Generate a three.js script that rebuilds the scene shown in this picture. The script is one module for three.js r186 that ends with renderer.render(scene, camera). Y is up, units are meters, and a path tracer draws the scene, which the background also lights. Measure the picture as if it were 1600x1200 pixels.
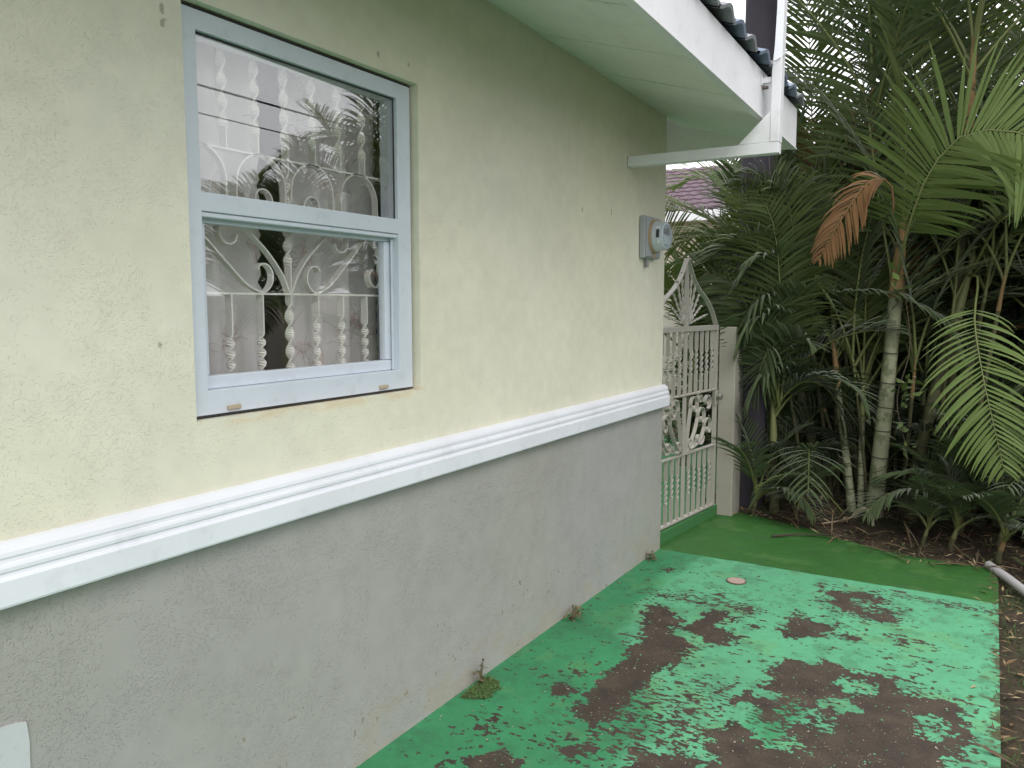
import * as THREE from 'three';
import { mergeGeometries } from 'three/addons/utils/BufferGeometryUtils.js';
import { RoundedBoxGeometry } from 'three/addons/geometries/RoundedBoxGeometry.js';

// ------------------------------------------------------------------ camera, sky, sun, exposure
const scene = new THREE.Scene();
const camera = new THREE.PerspectiveCamera(50.82, 4 / 3, 0.05, 400);
camera.position.set(1.780, 1.55, 0);
{
  const yaw = 0.53923, pitch = -0.09759;
  camera.lookAt(1.780 - Math.sin(yaw) * Math.cos(pitch), 1.55 + Math.sin(pitch), -Math.cos(yaw) * Math.cos(pitch));
}
const renderer = new THREE.WebGLRenderer({ antialias: true });
renderer.toneMapping = THREE.LinearToneMapping;
renderer.toneMappingExposure = 1.57;
renderer.shadowMap.enabled = true;

// seeded random numbers and value noise
function rng(seed) { let s = seed >>> 0; return () => { s = (s + 0x6d2b79f5) >>> 0; let t = Math.imul(s ^ (s >>> 15), 1 | s); t = (t + Math.imul(t ^ (t >>> 7), 61 | t)) ^ t; return ((t ^ (t >>> 14)) >>> 0) / 4294967296; }; }
function hash3(x, y, z) { let h = Math.imul(x, 374761393) ^ Math.imul(y, 668265263) ^ Math.imul(z, 2147483647 - 1274126177); h = Math.imul(h ^ (h >>> 13), 1274126177); return ((h ^ (h >>> 16)) >>> 0) / 4294967296; }
function vnoise(x, y, s = 0) {
  const ix = Math.floor(x), iy = Math.floor(y), fx = x - ix, fy = y - iy, u = fx * fx * (3 - 2 * fx), v = fy * fy * (3 - 2 * fy);
  const a = hash3(ix, iy, s), b = hash3(ix + 1, iy, s), c = hash3(ix, iy + 1, s), d = hash3(ix + 1, iy + 1, s);
  return a + (b - a) * u + (c - a) * v + (a - b - c + d) * u * v;
}
function fbm(x, y, s = 0, oct = 5) { let t = 0, a = 0.5, n = 0; for (let i = 0; i < oct; i++) { t += a * vnoise(x, y, s + i * 17); n += a; x = x * 2.03 + 11.3; y = y * 2.03 + 5.7; a *= 0.5; } return t / n; }
const clamp = (x, a = 0, b = 1) => Math.min(b, Math.max(a, x));
const smooth = (a, b, x) => { const t = clamp((x - a) / (b - a)); return t * t * (3 - 2 * t); };
const lerp = (a, b, t) => a + (b - a) * t;

// overcast sky: soft cloud layers everywhere, a little brighter overhead
{
  const W = 1024, H = 512, d = new Float32Array(W * H * 4);
  for (let j = 0; j < H; j++) for (let i = 0; i < W; i++) {
    const el = ((j + 0.5) / H - 0.5) * Math.PI, az = (i + 0.5) / W * 2 * Math.PI, ce = Math.cos(el);
    const x = ce * Math.cos(az), y = Math.sin(el), z = ce * Math.sin(az), k = 1 / (0.35 + Math.abs(y));
    const n = fbm(x * k * 2.2 + 40, z * k * 2.2 + 40, 3, 6), m = fbm(x * k * 0.9 + 10, z * k * 0.9 + 10, 9, 4);
    const c = (0.62 + 0.80 * smooth(0.3, 0.72, n * 0.6 + m * 0.4)) * (0.72 + 0.66 * clamp(y));
    const o = (j * W + i) * 4;
    d[o] = c * 0.985; d[o + 1] = c; d[o + 2] = c * 1.03; d[o + 3] = 1;
  }
  const t = new THREE.DataTexture(d, W, H, THREE.RGBAFormat, THREE.FloatType);
  t.mapping = THREE.EquirectangularReflectionMapping; t.magFilter = THREE.LinearFilter; t.needsUpdate = true;
  scene.background = t; scene.environment = t;
}
const sun = new THREE.DirectionalLight(new THREE.Color(1, 0.965, 0.91), 0.9);
sun.position.set(9, 14, 6); sun.target.position.set(0, 0, -4); scene.add(sun, sun.target);
sun.castShadow = true; sun.shadow.radius = 60; sun.shadow.mapSize.set(2048, 2048);
Object.assign(sun.shadow.camera, { left: -16, right: 16, top: 16, bottom: -16, near: 0.5, far: 60 });

// ------------------------------------------------------------------ helpers
const taken = {};
function numbered(n) { const k = taken[n] || 0; taken[n] = k + 1; return k ? n + '_' + String(k).padStart(3, '0') : n; }
function M(name, geo, mat, parent = scene) { const m = new THREE.Mesh(geo, mat); m.name = parent === scene ? numbered(name) : name; m.castShadow = m.receiveShadow = true; parent.add(m); return m; }
function G(name, parent = scene) { const g = new THREE.Group(); g.name = parent === scene ? numbered(name) : name; parent.add(g); return g; }
function tag(o, label, category, group) { o.userData.label = label; o.userData.category = category; if (group) o.userData.group = group; return o; }
function structure(o) { o.userData.kind = 'structure'; return o; }
function box(x0, x1, y0, y1, z0, z1, bevel = 0) {
  const w = x1 - x0, h = y1 - y0, d = z1 - z0;
  const g = bevel ? new RoundedBoxGeometry(w, h, d, 1, bevel) : new THREE.BoxGeometry(w, h, d);
  g.translate((x0 + x1) / 2, (y0 + y1) / 2, (z0 + z1) / 2); return g;
}
function plain(g) { g = g.index ? g.toNonIndexed() : g; for (const k of Object.keys(g.attributes)) if (!['position', 'normal', 'uv'].includes(k)) g.deleteAttribute(k); if (!g.attributes.uv) g.setAttribute('uv', new THREE.BufferAttribute(new Float32Array(g.attributes.position.count * 2), 2)); return g; }
function join(list) { return mergeGeometries(list.map(plain)); }
function uvBy(g, f) { const p = g.attributes.position, uv = new Float32Array(p.count * 2); for (let i = 0; i < p.count; i++) { const q = f(p.getX(i), p.getY(i), p.getZ(i)); uv[i * 2] = q[0]; uv[i * 2 + 1] = q[1]; } g.setAttribute('uv', new THREE.BufferAttribute(uv, 2)); return g; }
function tex(W, H, f, srgb = true, repeat = false) {
  const d = new Uint8Array(W * H * 4), c = [0, 0, 0];
  for (let j = 0; j < H; j++) for (let i = 0; i < W; i++) { f((i + 0.5) / W, (j + 0.5) / H, c); const o = (j * W + i) * 4; d[o] = clamp(c[0], 0, 255); d[o + 1] = clamp(c[1], 0, 255); d[o + 2] = clamp(c[2], 0, 255); d[o + 3] = 255; }
  const t = new THREE.DataTexture(d, W, H); t.magFilter = THREE.LinearFilter; t.minFilter = THREE.LinearMipmapLinearFilter; t.generateMipmaps = true;
  if (srgb) t.colorSpace = THREE.SRGBColorSpace;
  if (repeat) t.wrapS = t.wrapT = THREE.RepeatWrapping;
  t.needsUpdate = true; return t;
}
const lin = (r, g, b) => new THREE.Color().setRGB(r, g, b);
const std = (color, roughness = 0.7, o = {}) => new THREE.MeshStandardMaterial({ color, roughness, ...o });
const phy = (color, roughness = 0.7, o = {}) => new THREE.MeshPhysicalMaterial({ color, roughness, ...o });

// a flat bar of thickness t that follows a path in the x-y plane, its width w across z
function ribbon(pts, w, t) {
  const n = pts.length, pos = [], idx = [];
  for (let i = 0; i < n; i++) {
    const a = pts[Math.max(0, i - 1)], b = pts[Math.min(n - 1, i + 1)];
    let dx = b[0] - a[0], dy = b[1] - a[1]; const l = Math.hypot(dx, dy) || 1; dx /= l; dy /= l;
    for (const [s, q] of [[-1, -1], [1, -1], [1, 1], [-1, 1]]) pos.push(pts[i][0] - dy * s * t / 2, pts[i][1] + dx * s * t / 2, q * w / 2);
  }
  for (let i = 0; i < n - 1; i++) for (let k = 0; k < 4; k++) { const a = i * 4 + k, b = i * 4 + (k + 1) % 4; idx.push(a, b, a + 4, b, b + 4, a + 4); }
  const e = (n - 1) * 4; idx.push(0, 2, 1, 0, 3, 2, e, e + 1, e + 2, e, e + 2, e + 3);
  const g = new THREE.BufferGeometry(); g.setAttribute('position', new THREE.Float32BufferAttribute(pos, 3)); g.setIndex(idx);
  const f = g.toNonIndexed(); f.computeVertexNormals(); return f;
}
// a flat bar that runs from (x0,y0) to (x1,y1) in the x-y plane and is twisted between the fractions a and b
function twisted(x0, y0, x1, y1, w, t, turns, a, b, steps = 44) {
  const pos = [], idx = [], L = Math.hypot(x1 - x0, y1 - y0), ux = (x1 - x0) / L, uy = (y1 - y0) / L, sx = uy, sy = -ux;
  for (let i = 0; i <= steps; i++) {
    const f = i / steps, q = clamp((f - a) / (b - a)), an = q * turns * Math.PI, c = Math.cos(an), s = Math.sin(an);
    for (const [p, r] of [[-1, -1], [1, -1], [1, 1], [-1, 1]]) {       // p along the width (z at rest), r along the thickness
      const W = p * w / 2, T = r * t / 2, z = W * c - T * s, k = W * s + T * c;
      pos.push(x0 + ux * L * f + sx * k, y0 + uy * L * f + sy * k, z);
    }
  }
  for (let i = 0; i < steps; i++) for (let k = 0; k < 4; k++) { const m = i * 4 + k, n = i * 4 + (k + 1) % 4; idx.push(m, m + 4, n, n, m + 4, n + 4); }
  const e = steps * 4; idx.push(0, 1, 2, 0, 2, 3, e, e + 2, e + 1, e, e + 3, e + 2);
  const g = new THREE.BufferGeometry(); g.setAttribute('position', new THREE.Float32BufferAttribute(pos, 3)); g.setIndex(idx);
  const f = g.toNonIndexed(); f.computeVertexNormals(); return f;
}
// smooth polyline through points, and a spiral added to its end
function spline(pts, n = 24) { const c = new THREE.CatmullRomCurve3(pts.map(p => new THREE.Vector3(p[0], p[1], 0))); return c.getPoints(n).map(v => [v.x, v.y]); }
function spiral(cx, cy, r0, r1, a0, a1, n = 26) { const o = []; for (let i = 0; i <= n; i++) { const f = i / n, r = lerp(r0, r1, f), a = lerp(a0, a1, f); o.push([cx + r * Math.cos(a), cy + r * Math.sin(a)]); } return o; }
function tube(pts, radius, seg = 12, sides = 6) {
  const c = new THREE.CatmullRomCurve3(pts.map(p => new THREE.Vector3(...p))), g = new THREE.TubeGeometry(c, seg, 1, sides, false);
  const p = g.attributes.position, ce = [...Array(seg + 1)].map((_, i) => c.getPointAt(i / seg));
  for (let i = 0; i <= seg; i++) for (let k = 0; k <= sides; k++) { const q = i * (sides + 1) + k, r = typeof radius === 'function' ? radius(i / seg) : radius; p.setXYZ(q, ce[i].x + (p.getX(q) - ce[i].x) * r, ce[i].y + (p.getY(q) - ce[i].y) * r, ce[i].z + (p.getZ(q) - ce[i].z) * r); }
  return g;
}

// ------------------------------------------------------------------ surface textures
// stucco: a fine sand coat scored by thousands of short worm-like grooves
const STUCCO = 1.25;
const stuccoBump = (() => {
  const N = 2048, c = document.createElement('canvas'); c.width = c.height = N; const g = c.getContext('2d'), r = rng(5);
  g.fillStyle = '#a8a8a8'; g.fillRect(0, 0, N, N); g.lineCap = 'round';
  const px = N / STUCCO;
  const stroke = (n, dark, l0, l1, w0, w1) => {
    for (let i = 0; i < n; i++) {
      const x = r() * N, y = r() * N;
      if (fbm(x / 220, y / 220, 77, 3) < 0.34 + 0.22 * r()) continue;
      let a = (r() - 0.5) * 1.5 + (fbm(x / 300, y / 300, 5, 2) - 0.5) * 7; const L = lerp(l0, l1, r() * r()) * px, w = lerp(w0, w1, r()) * px, curl = (r() - 0.5) * 1.0;
      g.strokeStyle = dark ? `rgba(20,20,20,${0.3 + 0.55 * r()})` : `rgba(235,235,235,${0.25 + 0.4 * r()})`; g.lineWidth = w;
      for (const ox of [0, -N, N]) { if (ox < 0 && x < N - 60 || ox > 0 && x > 60) continue; for (const oy of [0, -N, N]) {
        if (oy < 0 && y < N - 60 || oy > 0 && y > 60) continue;
        let X = x + ox, Y = y + oy, A = a; g.beginPath(); g.moveTo(X, Y);
        for (let k = 0; k < 5; k++) { X += Math.cos(A) * L / 5; Y += Math.sin(A) * L / 5; A += curl; g.lineTo(X, Y); } g.stroke();
      } }
    }
  };
  stroke(4000, false, 0.002, 0.008, 0.0010, 0.0022);
  stroke(42000, true, 0.0015, 0.012, 0.0007, 0.0016);
  const im = g.getImageData(0, 0, N, N), d = im.data;
  for (let j = 0; j < N; j++) for (let i = 0; i < N; i++) { const o = (j * N + i) * 4, v = clamp(d[o] + (r() - 0.5) * 14 , 0, 255); d[o] = d[o + 1] = d[o + 2] = v; }
  g.putImageData(im, 0, 0);
  const t = new THREE.CanvasTexture(c); t.wrapS = t.wrapT = THREE.RepeatWrapping; t.repeat.set(1, 1); return t;
})();
// wall paint tones: uv0 is the whole wall face (z from -4.85 to 3.15, y from 0 to 2.9)
const WZ0 = -4.85, WZ1 = 3.15, WH = 2.9;
const wallUV = (x, y, z) => [(z - WZ0) / (WZ1 - WZ0), y / WH];
const MARKS = [[-1.317, 2.25, 0.008, 0.03], [-2.123, 2.366, 0.006, 0.010], [-2.281, 2.364, 0.007, 0.018], [-3.65, 2.018, 0.007, 0.012], [-4.0, 2.036, 0.007, 0.022], [-1.273, 1.451, 0.005, 0.007], [-4.50, 1.785, 0.012, 0.022]];
function wallTone(base, low) {
  return tex(2048, 768, (u, v, c) => {
    const z = WZ0 + u * (WZ1 - WZ0), y = v * WH;
    const t = 1 + (fbm(z * 2.1, y * 2.1, 31, 5) - 0.5) * 0.06 + (fbm(z * 22, y * 22, 41, 3) - 0.5) * 0.05;
    let r = base[0] * t, g = base[1] * t, b = base[2] * t * (1 + (fbm(z * 1.3, y * 1.3, 61, 3) - 0.5) * 0.05);
    if (low) {                                                             // earth splashed up from the slab: separate spatters and scuffs with ragged outlines
      const e = fbm(z * 7, y * 14, 91, 5), s = e + (y < 0.10 ? 0.16 * (1 - y / 0.10) : 0) + (y < 0.3 ? 0.05 : 0), k = smooth(0.60, 0.74, s) * (y < 0.34 ? 1 - smooth(0.16, 0.34, y + 0.1 * e) : 0) * (0.3 + 0.6 * vnoise(z * 120, y * 120, 5));
      r = lerp(r, 160, k * 0.5); g = lerp(g, 148, k * 0.5); b = lerp(b, 128, k * 0.5);
      const sp = vnoise(z * 70, y * 70, 8); if (sp > 0.93 && y < 0.35 && vnoise(z * 9, y * 9, 3) > 0.45) { r *= 0.86; g *= 0.82; b *= 0.75; }
    } else {
      const p = fbm(z * 6 + 3, y * 6, 51, 4) + 0.4 * Math.exp(-(((z + 1.02) / 0.1) ** 2) - ((y - 1.115) / 0.035) ** 2), k = smooth(0.80, 0.92, p); // pale filler patch over the trim
      r = lerp(r, 226, k * 0.8); g = lerp(g, 225, k * 0.8); b = lerp(b, 214, k * 0.8);
      const st = Math.exp(-(((y - 1.238) / 0.013) ** 2)) * (z < -1.38 && z > -2.36 ? 1 : 0) * smooth(0.35, 0.6, fbm(z * 9, y * 40, 71, 3));   // tan sealant line under the window
      r = lerp(r, 214, st * 0.5); g = lerp(g, 188, st * 0.5); b = lerp(b, 152, st * 0.5);
      for (const [mz, my, a, h] of MARKS) { const q = Math.hypot((z - mz) / a, (y - my) / h); if (q < 1 && fbm(z * 60, y * 60, 29, 3) > 0.42) { r *= 0.78; g *= 0.78; b *= 0.75; } }
    }
    c[0] = r; c[1] = g; c[2] = b;
  });
}
const stuccoFor = (map, depth) => { const b = stuccoBump.clone(); b.channel = 1; return std(0xffffff, 0.92, { map, bumpMap: b, bumpScale: depth }); };
const creamMat = stuccoFor(wallTone([222, 218, 199], false), 0.0019);
const greyMat = stuccoFor(wallTone([158, 156, 152], true), 0.0027);
function wallGeo(g) { uvBy(g, wallUV); const p = g.attributes.position, uv = new Float32Array(p.count * 2); for (let i = 0; i < p.count; i++) { uv[i * 2] = (p.getZ(i) + p.getX(i)) / STUCCO; uv[i * 2 + 1] = p.getY(i) / STUCCO; } g.setAttribute('uv1', new THREE.BufferAttribute(uv, 2)); return g; }

const smudge = tex(1024, 1024, (u, v, c) => { const t = 1 + (fbm(u * 8, v * 8, 3, 5) - 0.5) * 0.05 - 0.025 * smooth(0.62, 0.78, fbm(u * 30, v * 30, 13, 4)); c[0] = 246 * t; c[1] = 246 * t; c[2] = 247 * t; }, true, true);
const whitePaint = std(lin(0.86, 0.86, 0.88), 0.42, { map: smudge });
const trimPaint = std(lin(0.80, 0.81, 0.86), 0.5, { map: smudge });
const soffitPaint = std(lin(0.80, 0.82, 0.76), 0.6, { map: smudge });
const vinyl = std(lin(0.66, 0.71, 0.775), 0.38, { map: smudge });
const ironWhite = std(lin(0.80, 0.78, 0.73), 0.45);
const glass = phy(0xffffff, 0.0, { transmission: 1, thickness: 0, ior: 1.9 });
const rubber = std(lin(0.03, 0.03, 0.035), 0.7);

// ------------------------------------------------------------------ ground and slab
const soilTex = tex(1024, 1024, (u, v, c) => {
  const n = fbm(u * 14, v * 14, 7, 6), s = vnoise(u * 260, v * 260, 4), m = smooth(0.45, 0.7, fbm(u * 7 + 9, v * 7, 27, 4));
  let r = lerp(38, 78, n), g = lerp(31, 64, n), b = lerp(23, 45, n);
  r = lerp(r, 48, m * 0.7); g = lerp(g, 60, m * 0.7); b = lerp(b, 26, m * 0.7);
  if (s > 0.88) { r += 26; g += 22; b += 16; } c[0] = r; c[1] = g; c[2] = b;
}, true, true);
const soilBump = tex(512, 512, (u, v, c) => { const n = 255 * (0.5 * fbm(u * 20, v * 20, 3, 5) + 0.5 * fbm(u * 90, v * 90, 6, 3)); c[0] = c[1] = c[2] = n; }, false, true);
const soilMat = std(0xffffff, 0.98, { map: soilTex, bumpMap: soilBump, bumpScale: 0.03 });
{
  const g = new THREE.PlaneGeometry(240, 240); g.rotateX(-Math.PI / 2); g.translate(0, -0.09, -20);
  uvBy(g, (x, y, z) => [x / 2.4, z / 2.4]); structure(M('ground', g, soilMat));
}
const soilHeight = (x, z) => { const n = (fbm(x * 2.2 + 50, z * 2.2 + 50, 5, 4) - 0.5) * 0.10; const clump = 0.11 * Math.exp(-(((x - 1.1) / 0.9) ** 2) - ((z + 6.6) / 0.8) ** 2); return -0.035 + n * smooth(0, 0.4, Math.max(x - 1.88, -5.5 - z)) + clump; };
{
  const nx = 90, nz = 120, g = new THREE.PlaneGeometry(11, 16, nx, nz); g.rotateX(-Math.PI / 2); g.translate(4.6, 0, -5.0);
  const p = g.attributes.position; for (let i = 0; i < p.count; i++) { const x = p.getX(i), z = p.getZ(i); const under = x < 1.80 && z > -5.2; p.setY(i, under ? -0.075 : soilHeight(x, z)); }
  g.computeVertexNormals(); uvBy(g, (x, y, z) => [x / 2.4, z / 2.4]); structure(M('garden_soil', g, soilMat));
}
// painted slab: where the coat has flaked off (outlines in metres, x and z)
const PEEL = [
  [[1.01,-3.47],[1.06,-3.56],[1.17,-3.56],[1.19,-3.64],[1.30,-3.59],[1.43,-3.60],[1.51,-3.62],[1.51,-3.49],[1.62,-3.49],[1.73,-3.52],[1.75,-3.41],[1.77,-3.25],[1.74,-3.07],[1.70,-2.90],[1.66,-2.79],[1.34,-2.56],[0.98,-2.46],[0.98,-2.54],[1.03,-2.60],[1.00,-2.63],[0.93,-2.76],[0.98,-2.83],[0.99,-2.91],[1.04,-2.90],[1.14,-2.81],[1.19,-2.78],[1.26,-2.82],[1.27,-2.88],[1.20,-2.86],[1.14,-2.96],[1.08,-2.98],[1.01,-3.05],[0.97,-3.01],[0.96,-3.11],[1.02,-3.17],[1.01,-3.31]],
  [[0.27,-3.79],[0.31,-3.92],[0.48,-3.84],[0.54,-3.72],[0.56,-3.55],[0.69,-3.52],[0.68,-3.31],[0.65,-3.19],[0.63,-3.04],[0.64,-2.88],[0.63,-2.72],[0.59,-2.63],[0.57,-2.55],[0.51,-2.61],[0.44,-2.66],[0.46,-2.74],[0.42,-2.88],[0.43,-3.02],[0.44,-3.12],[0.42,-3.26],[0.42,-3.41],[0.38,-3.57]],
  [[0.57,-3.96],[0.69,-4.00],[0.74,-3.90],[0.69,-3.78],[0.85,-3.70],[0.80,-3.56],[0.70,-3.55],[0.55,-3.63]],
  [[0.96,-4.10],[1.13,-4.07],[1.23,-4.04],[1.17,-3.92],[1.05,-3.79],[0.95,-3.82]],
  [[1.04,-4.57],[1.29,-4.64],[1.38,-4.41],[1.45,-4.23],[1.38,-4.21],[1.24,-4.26],[1.08,-4.34]],
  [[0.34,-2.04],[0.28,-2.15],[0.29,-2.20],[0.35,-2.30],[0.47,-2.29],[0.49,-2.23],[0.51,-2.14]],
  [[0.52,-2.38],[0.53,-2.47],[0.66,-2.47],[0.71,-2.43],[0.62,-2.35],[0.57,-2.32]],
  [[0.30,-2.76],[0.29,-2.83],[0.37,-2.88],[0.41,-2.83],[0.39,-2.73],[0.33,-2.71]],
  [[0.78,-2.2],[0.8,-2.5],[0.92,-2.62],[1.02,-2.5],[1.1,-2.2]],
];
const SPOTS = [[0.58,-4.19,0.045,0.039],[0.20,-4.45,0.035,0.039],[1.38,-4.74,0.046,0.043],[1.49,-4.02,0.049,0.042],[0.77,-4.06,0.033,0.042],[0.35,-2.96,0.018,0.031],[0.23,-2.45,0.025,0.031],[0.21,-2.87,0.025,0.023],[0.23,-2.79,0.021,0.022],[1.28,-3.95,0.040,0.042],[0.86,-3.85,0.037,0.043],[0.79,-2.50,0.037,0.032],[0.69,-2.56,0.021,0.017],[0.92,-3.21,0.017,0.031],[0.89,-3.10,0.015,0.026],[1.22,-3.73,0.019,0.019],[0.37,-4.02,0.056,0.032],[1.56,-3.81,0.015,0.014]];
const ISLES = [[1.37,-3.43,0.073,0.062],[1.20,-3.08,0.046,0.075],[1.33,-3.24,0.056,0.050],[1.65,-3.24,0.058,0.066],[1.30,-3.05,0.027,0.037],[1.05,-3.18,0.034,0.021],[1.24,-4.45,0.05,0.05],[1.33,-4.36,0.03,0.03]];
const WORN = [[0.80, -2.88, 0.20, 0.36], [0.86, -2.52, 0.26, 0.16], [1.28, -4.40, 0.24, 0.22], [1.52, -3.35, 0.22, 0.24], [1.22, -3.05, 0.20, 0.25], [1.62, -4.66, 0.30, 0.06], [0.55, -4.05, 0.35, 0.10]];
const PBOX = PEEL.map(P => [Math.min(...P.map(a => a[0])) - 0.16, Math.max(...P.map(a => a[0])) + 0.16, Math.min(...P.map(a => a[1])) - 0.16, Math.max(...P.map(a => a[1])) + 0.16]);
function polySdf(P, x, z) {       // positive inside
  let d = 1e9, s = -1;
  for (let i = 0, j = P.length - 1; i < P.length; j = i++) {
    const ex = P[j][0] - P[i][0], ez = P[j][1] - P[i][1], wx = x - P[i][0], wz = z - P[i][1], t = clamp((wx * ex + wz * ez) / (ex * ex + ez * ez)), bx = wx - ex * t, bz = wz - ez * t;
    d = Math.min(d, bx * bx + bz * bz);
    if ((P[i][1] > z) !== (P[j][1] > z) && x < (P[j][0] - P[i][0]) * (z - P[i][1]) / (P[j][1] - P[i][1]) + P[i][0]) s = -s;
  }
  return Math.sqrt(d) * s;
}
function peel(x, z) {             // > 0 where the coat is gone
  const wx = x + (fbm(x * 9, z * 9, 201, 3) - 0.5) * 0.07, wz = z + (fbm(x * 9, z * 9, 211, 3) - 0.5) * 0.07;
  let d = -0.16;
  for (let k = 0; k < PEEL.length; k++) { const b = PBOX[k]; if (wx > b[0] && wx < b[1] && wz > b[2] && wz < b[3]) d = Math.max(d, polySdf(PEEL[k], wx, wz)); }
  for (const s of SPOTS) { const q = (1 - Math.hypot((wx - s[0]) / s[2], (wz - s[1]) / s[3])) * Math.min(s[2], s[3]); if (q > d) d = q; }
  for (const s of ISLES) { const q = (1 - Math.hypot((wx - s[0]) / s[2], (wz - s[1]) / s[3])) * Math.min(s[2], s[3]); if (-q < d) d = Math.min(d, -q); }
  const near = smooth(-0.16, 0.0, d), n = fbm(x * 30, z * 30, 221, 4) - 0.5, f = fbm(x * 85, z * 85, 231, 3) - 0.5;
  const fl = fbm(x * 52, z * 120, 236, 3) - 0.5; let e = d - 0.012 + n * 0.095 + f * 0.05 + fl * 0.05;
  let zone = 0; for (const q of WORN) zone = Math.max(zone, 1 - Math.hypot((x - q[0]) / q[2], (z - q[1]) / q[3]));
  e = Math.max(e, (fbm(x * 46, z * 90, 261, 4) - 0.66 + 0.115 * smooth(0, 0.7, zone)) * 0.2 - (zone > 0 ? 0 : 1));
  e = Math.max(e, (fbm(x * 38, z * 55, 241, 4) - 0.765 + 0.16 * near * smooth(0.35, 0.6, fbm(x * 4, z * 4, 251, 2))) * 0.2);
  if (z < -4.75) e = Math.max(-0.1, e - 0.05);
  return e;
}
const SX = 1.86;
function slabColor(x, z, c) {
  const e = peel(x, z), n = fbm(x * 3.2, z * 3.2, 301, 5), f = fbm(x * 40, z * 40, 311, 3);
  if (e > 0) {
    const k = fbm(x * 14, z * 14, 321, 5), s = vnoise(x * 190, z * 190, 331), g = vnoise(x * 420, z * 420, 341);
    let r = lerp(50, 82, k), gg = lerp(43, 70, k), b = lerp(37, 58, k); const t = 0.8 + 0.4 * g; r *= t; gg *= t; b *= t;
    if (s > 0.945 && vnoise(x * 7, z * 7, 9) > 0.52) { r = 176; gg = 158; b = 126; }
    c[0] = r; c[1] = gg; c[2] = b; return;
  }
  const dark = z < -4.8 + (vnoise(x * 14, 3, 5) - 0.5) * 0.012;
  const t = 1 + (n - 0.5) * 0.16 + (f - 0.5) * 0.10;
  // the newer mint coat, thinner and more bluish away from the wall where rollers lapped, over an older leaf green whose far strip is also darkened with painted-in shade
  const lap = smooth(0.42, 0.58, fbm(x * 2.4, z * 1.1, 351, 4) + (x - 0.55) * 0.5);
  let r = lerp(54, 88, lap), g = lerp(130, 160, lap), b = lerp(86, 120, lap);
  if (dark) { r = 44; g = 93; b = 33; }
  r *= t; g *= t; b *= t;
  const y = smooth(0.60, 0.72, fbm(x * 6, z * 6, 361, 4)) * 0.45; r = lerp(r, 112, y * 0.5); g = lerp(g, 142, y * 0.4); b = lerp(b, 84, y * 0.5);
  const grime = smooth(0.60, 0.75, fbm(x * 13, z * 13, 371, 5) + 0.10 * smooth(-0.12, 0, e)) * 0.22; r = lerp(r, 52, grime); g = lerp(g, 84, grime); b = lerp(b, 60, grime);
  const rim = smooth(1.80, 1.88, x + (fbm(z * 20, x * 20, 381, 3) - 0.5) * 0.12), ed = smooth(0.45, 0.6, fbm(x * 50, z * 50, 391, 3) + rim * 0.2 - 0.1) * rim; r = lerp(r, 74, ed); g = lerp(g, 72, ed); b = lerp(b, 46, ed);
  if (vnoise(x * 150, z * 150, 401) > 0.955) { r *= 0.72; g *= 0.72; b *= 0.7; }
  c[0] = r; c[1] = g; c[2] = b;
}
function slabPanel(z0, z1, W, H, outline) {
  const map = tex(W, H, (u, v, c) => slabColor(u * SX, lerp(z0, z1, v), c));
  const bump = tex(W, H, (u, v, c) => { const x = u * SX, z = lerp(z0, z1, v), e = peel(x, z); c[0] = c[1] = c[2] = e > 0 ? 70 + 60 * fbm(x * 60, z * 60, 411, 3) : 205 + 30 * (fbm(x * 25, z * 25, 421, 3) - 0.5) + 22 * (vnoise(x * 160, z * 160, 3) - 0.5) + 20 * smooth(-0.01, 0, e); }, false);
  const rough = tex(512, 512, (u, v, c) => { const x = u * SX, z = lerp(z0, z1, v), e = peel(x, z); c[0] = c[1] = c[2] = e > 0 ? 245 : 150 + 60 * fbm(x * 12, z * 12, 431, 4); }, false);
  const s = new THREE.Shape(outline.map(p => new THREE.Vector2(p[0], -p[1])));
  const g = new THREE.ExtrudeGeometry(s, { depth: 0.06, bevelEnabled: false }); g.rotateX(-Math.PI / 2); g.translate(0, -0.06, 0);
  uvBy(g, (x, y, z) => [x / SX, (z - z0) / (z1 - z0)]);
  return structure(M('painted_slab', g, std(0xffffff, 1, { map, bumpMap: bump, bumpScale: 0.004, roughnessMap: rough })));
}
slabPanel(-4.8, -1.6, 1536, 2048, [[0, -4.8], [SX, -4.8], [SX + 0.006, -3.2], [SX, -1.6], [0, -1.6]]);
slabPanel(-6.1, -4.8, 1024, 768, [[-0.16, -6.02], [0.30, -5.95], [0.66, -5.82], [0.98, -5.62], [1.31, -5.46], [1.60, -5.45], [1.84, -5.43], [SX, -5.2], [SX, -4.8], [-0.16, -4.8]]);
slabPanel(-1.6, 3.2, 768, 1024, [[0, -1.6], [SX, -1.6], [SX, 3.2], [0, 3.2]]);
{ // the slab goes on behind the gate
  const g = box(-6.5, -0.16, -0.06, 0, -9.0, -4.8); const p = std(lin(0.05, 0.19, 0.07), 0.75); structure(M('porch_floor', g, p));
}
{ const c = tag(G('drain_cover'), 'small round pinkish drain cap set in the green slab', 'drain cover');
  M('lid', new THREE.CylinderGeometry(0.048, 0.05, 0.008, 28).translate(0.594, 0.004, -4.44), std(lin(0.42, 0.30, 0.26), 0.8), c);
  M('rim', new THREE.TorusGeometry(0.052, 0.004, 6, 32).rotateX(Math.PI / 2).translate(0.594, 0.003, -4.44), std(lin(0.12, 0.09, 0.07), 0.9), c); }

// ------------------------------------------------------------------ house
const house = tag(G('house'), 'cream and grey stucco house with white eave, one window and blue tiled roof', 'house');
const T = 0.16, ZE = -4.805, ZN = 3.1;
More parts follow.
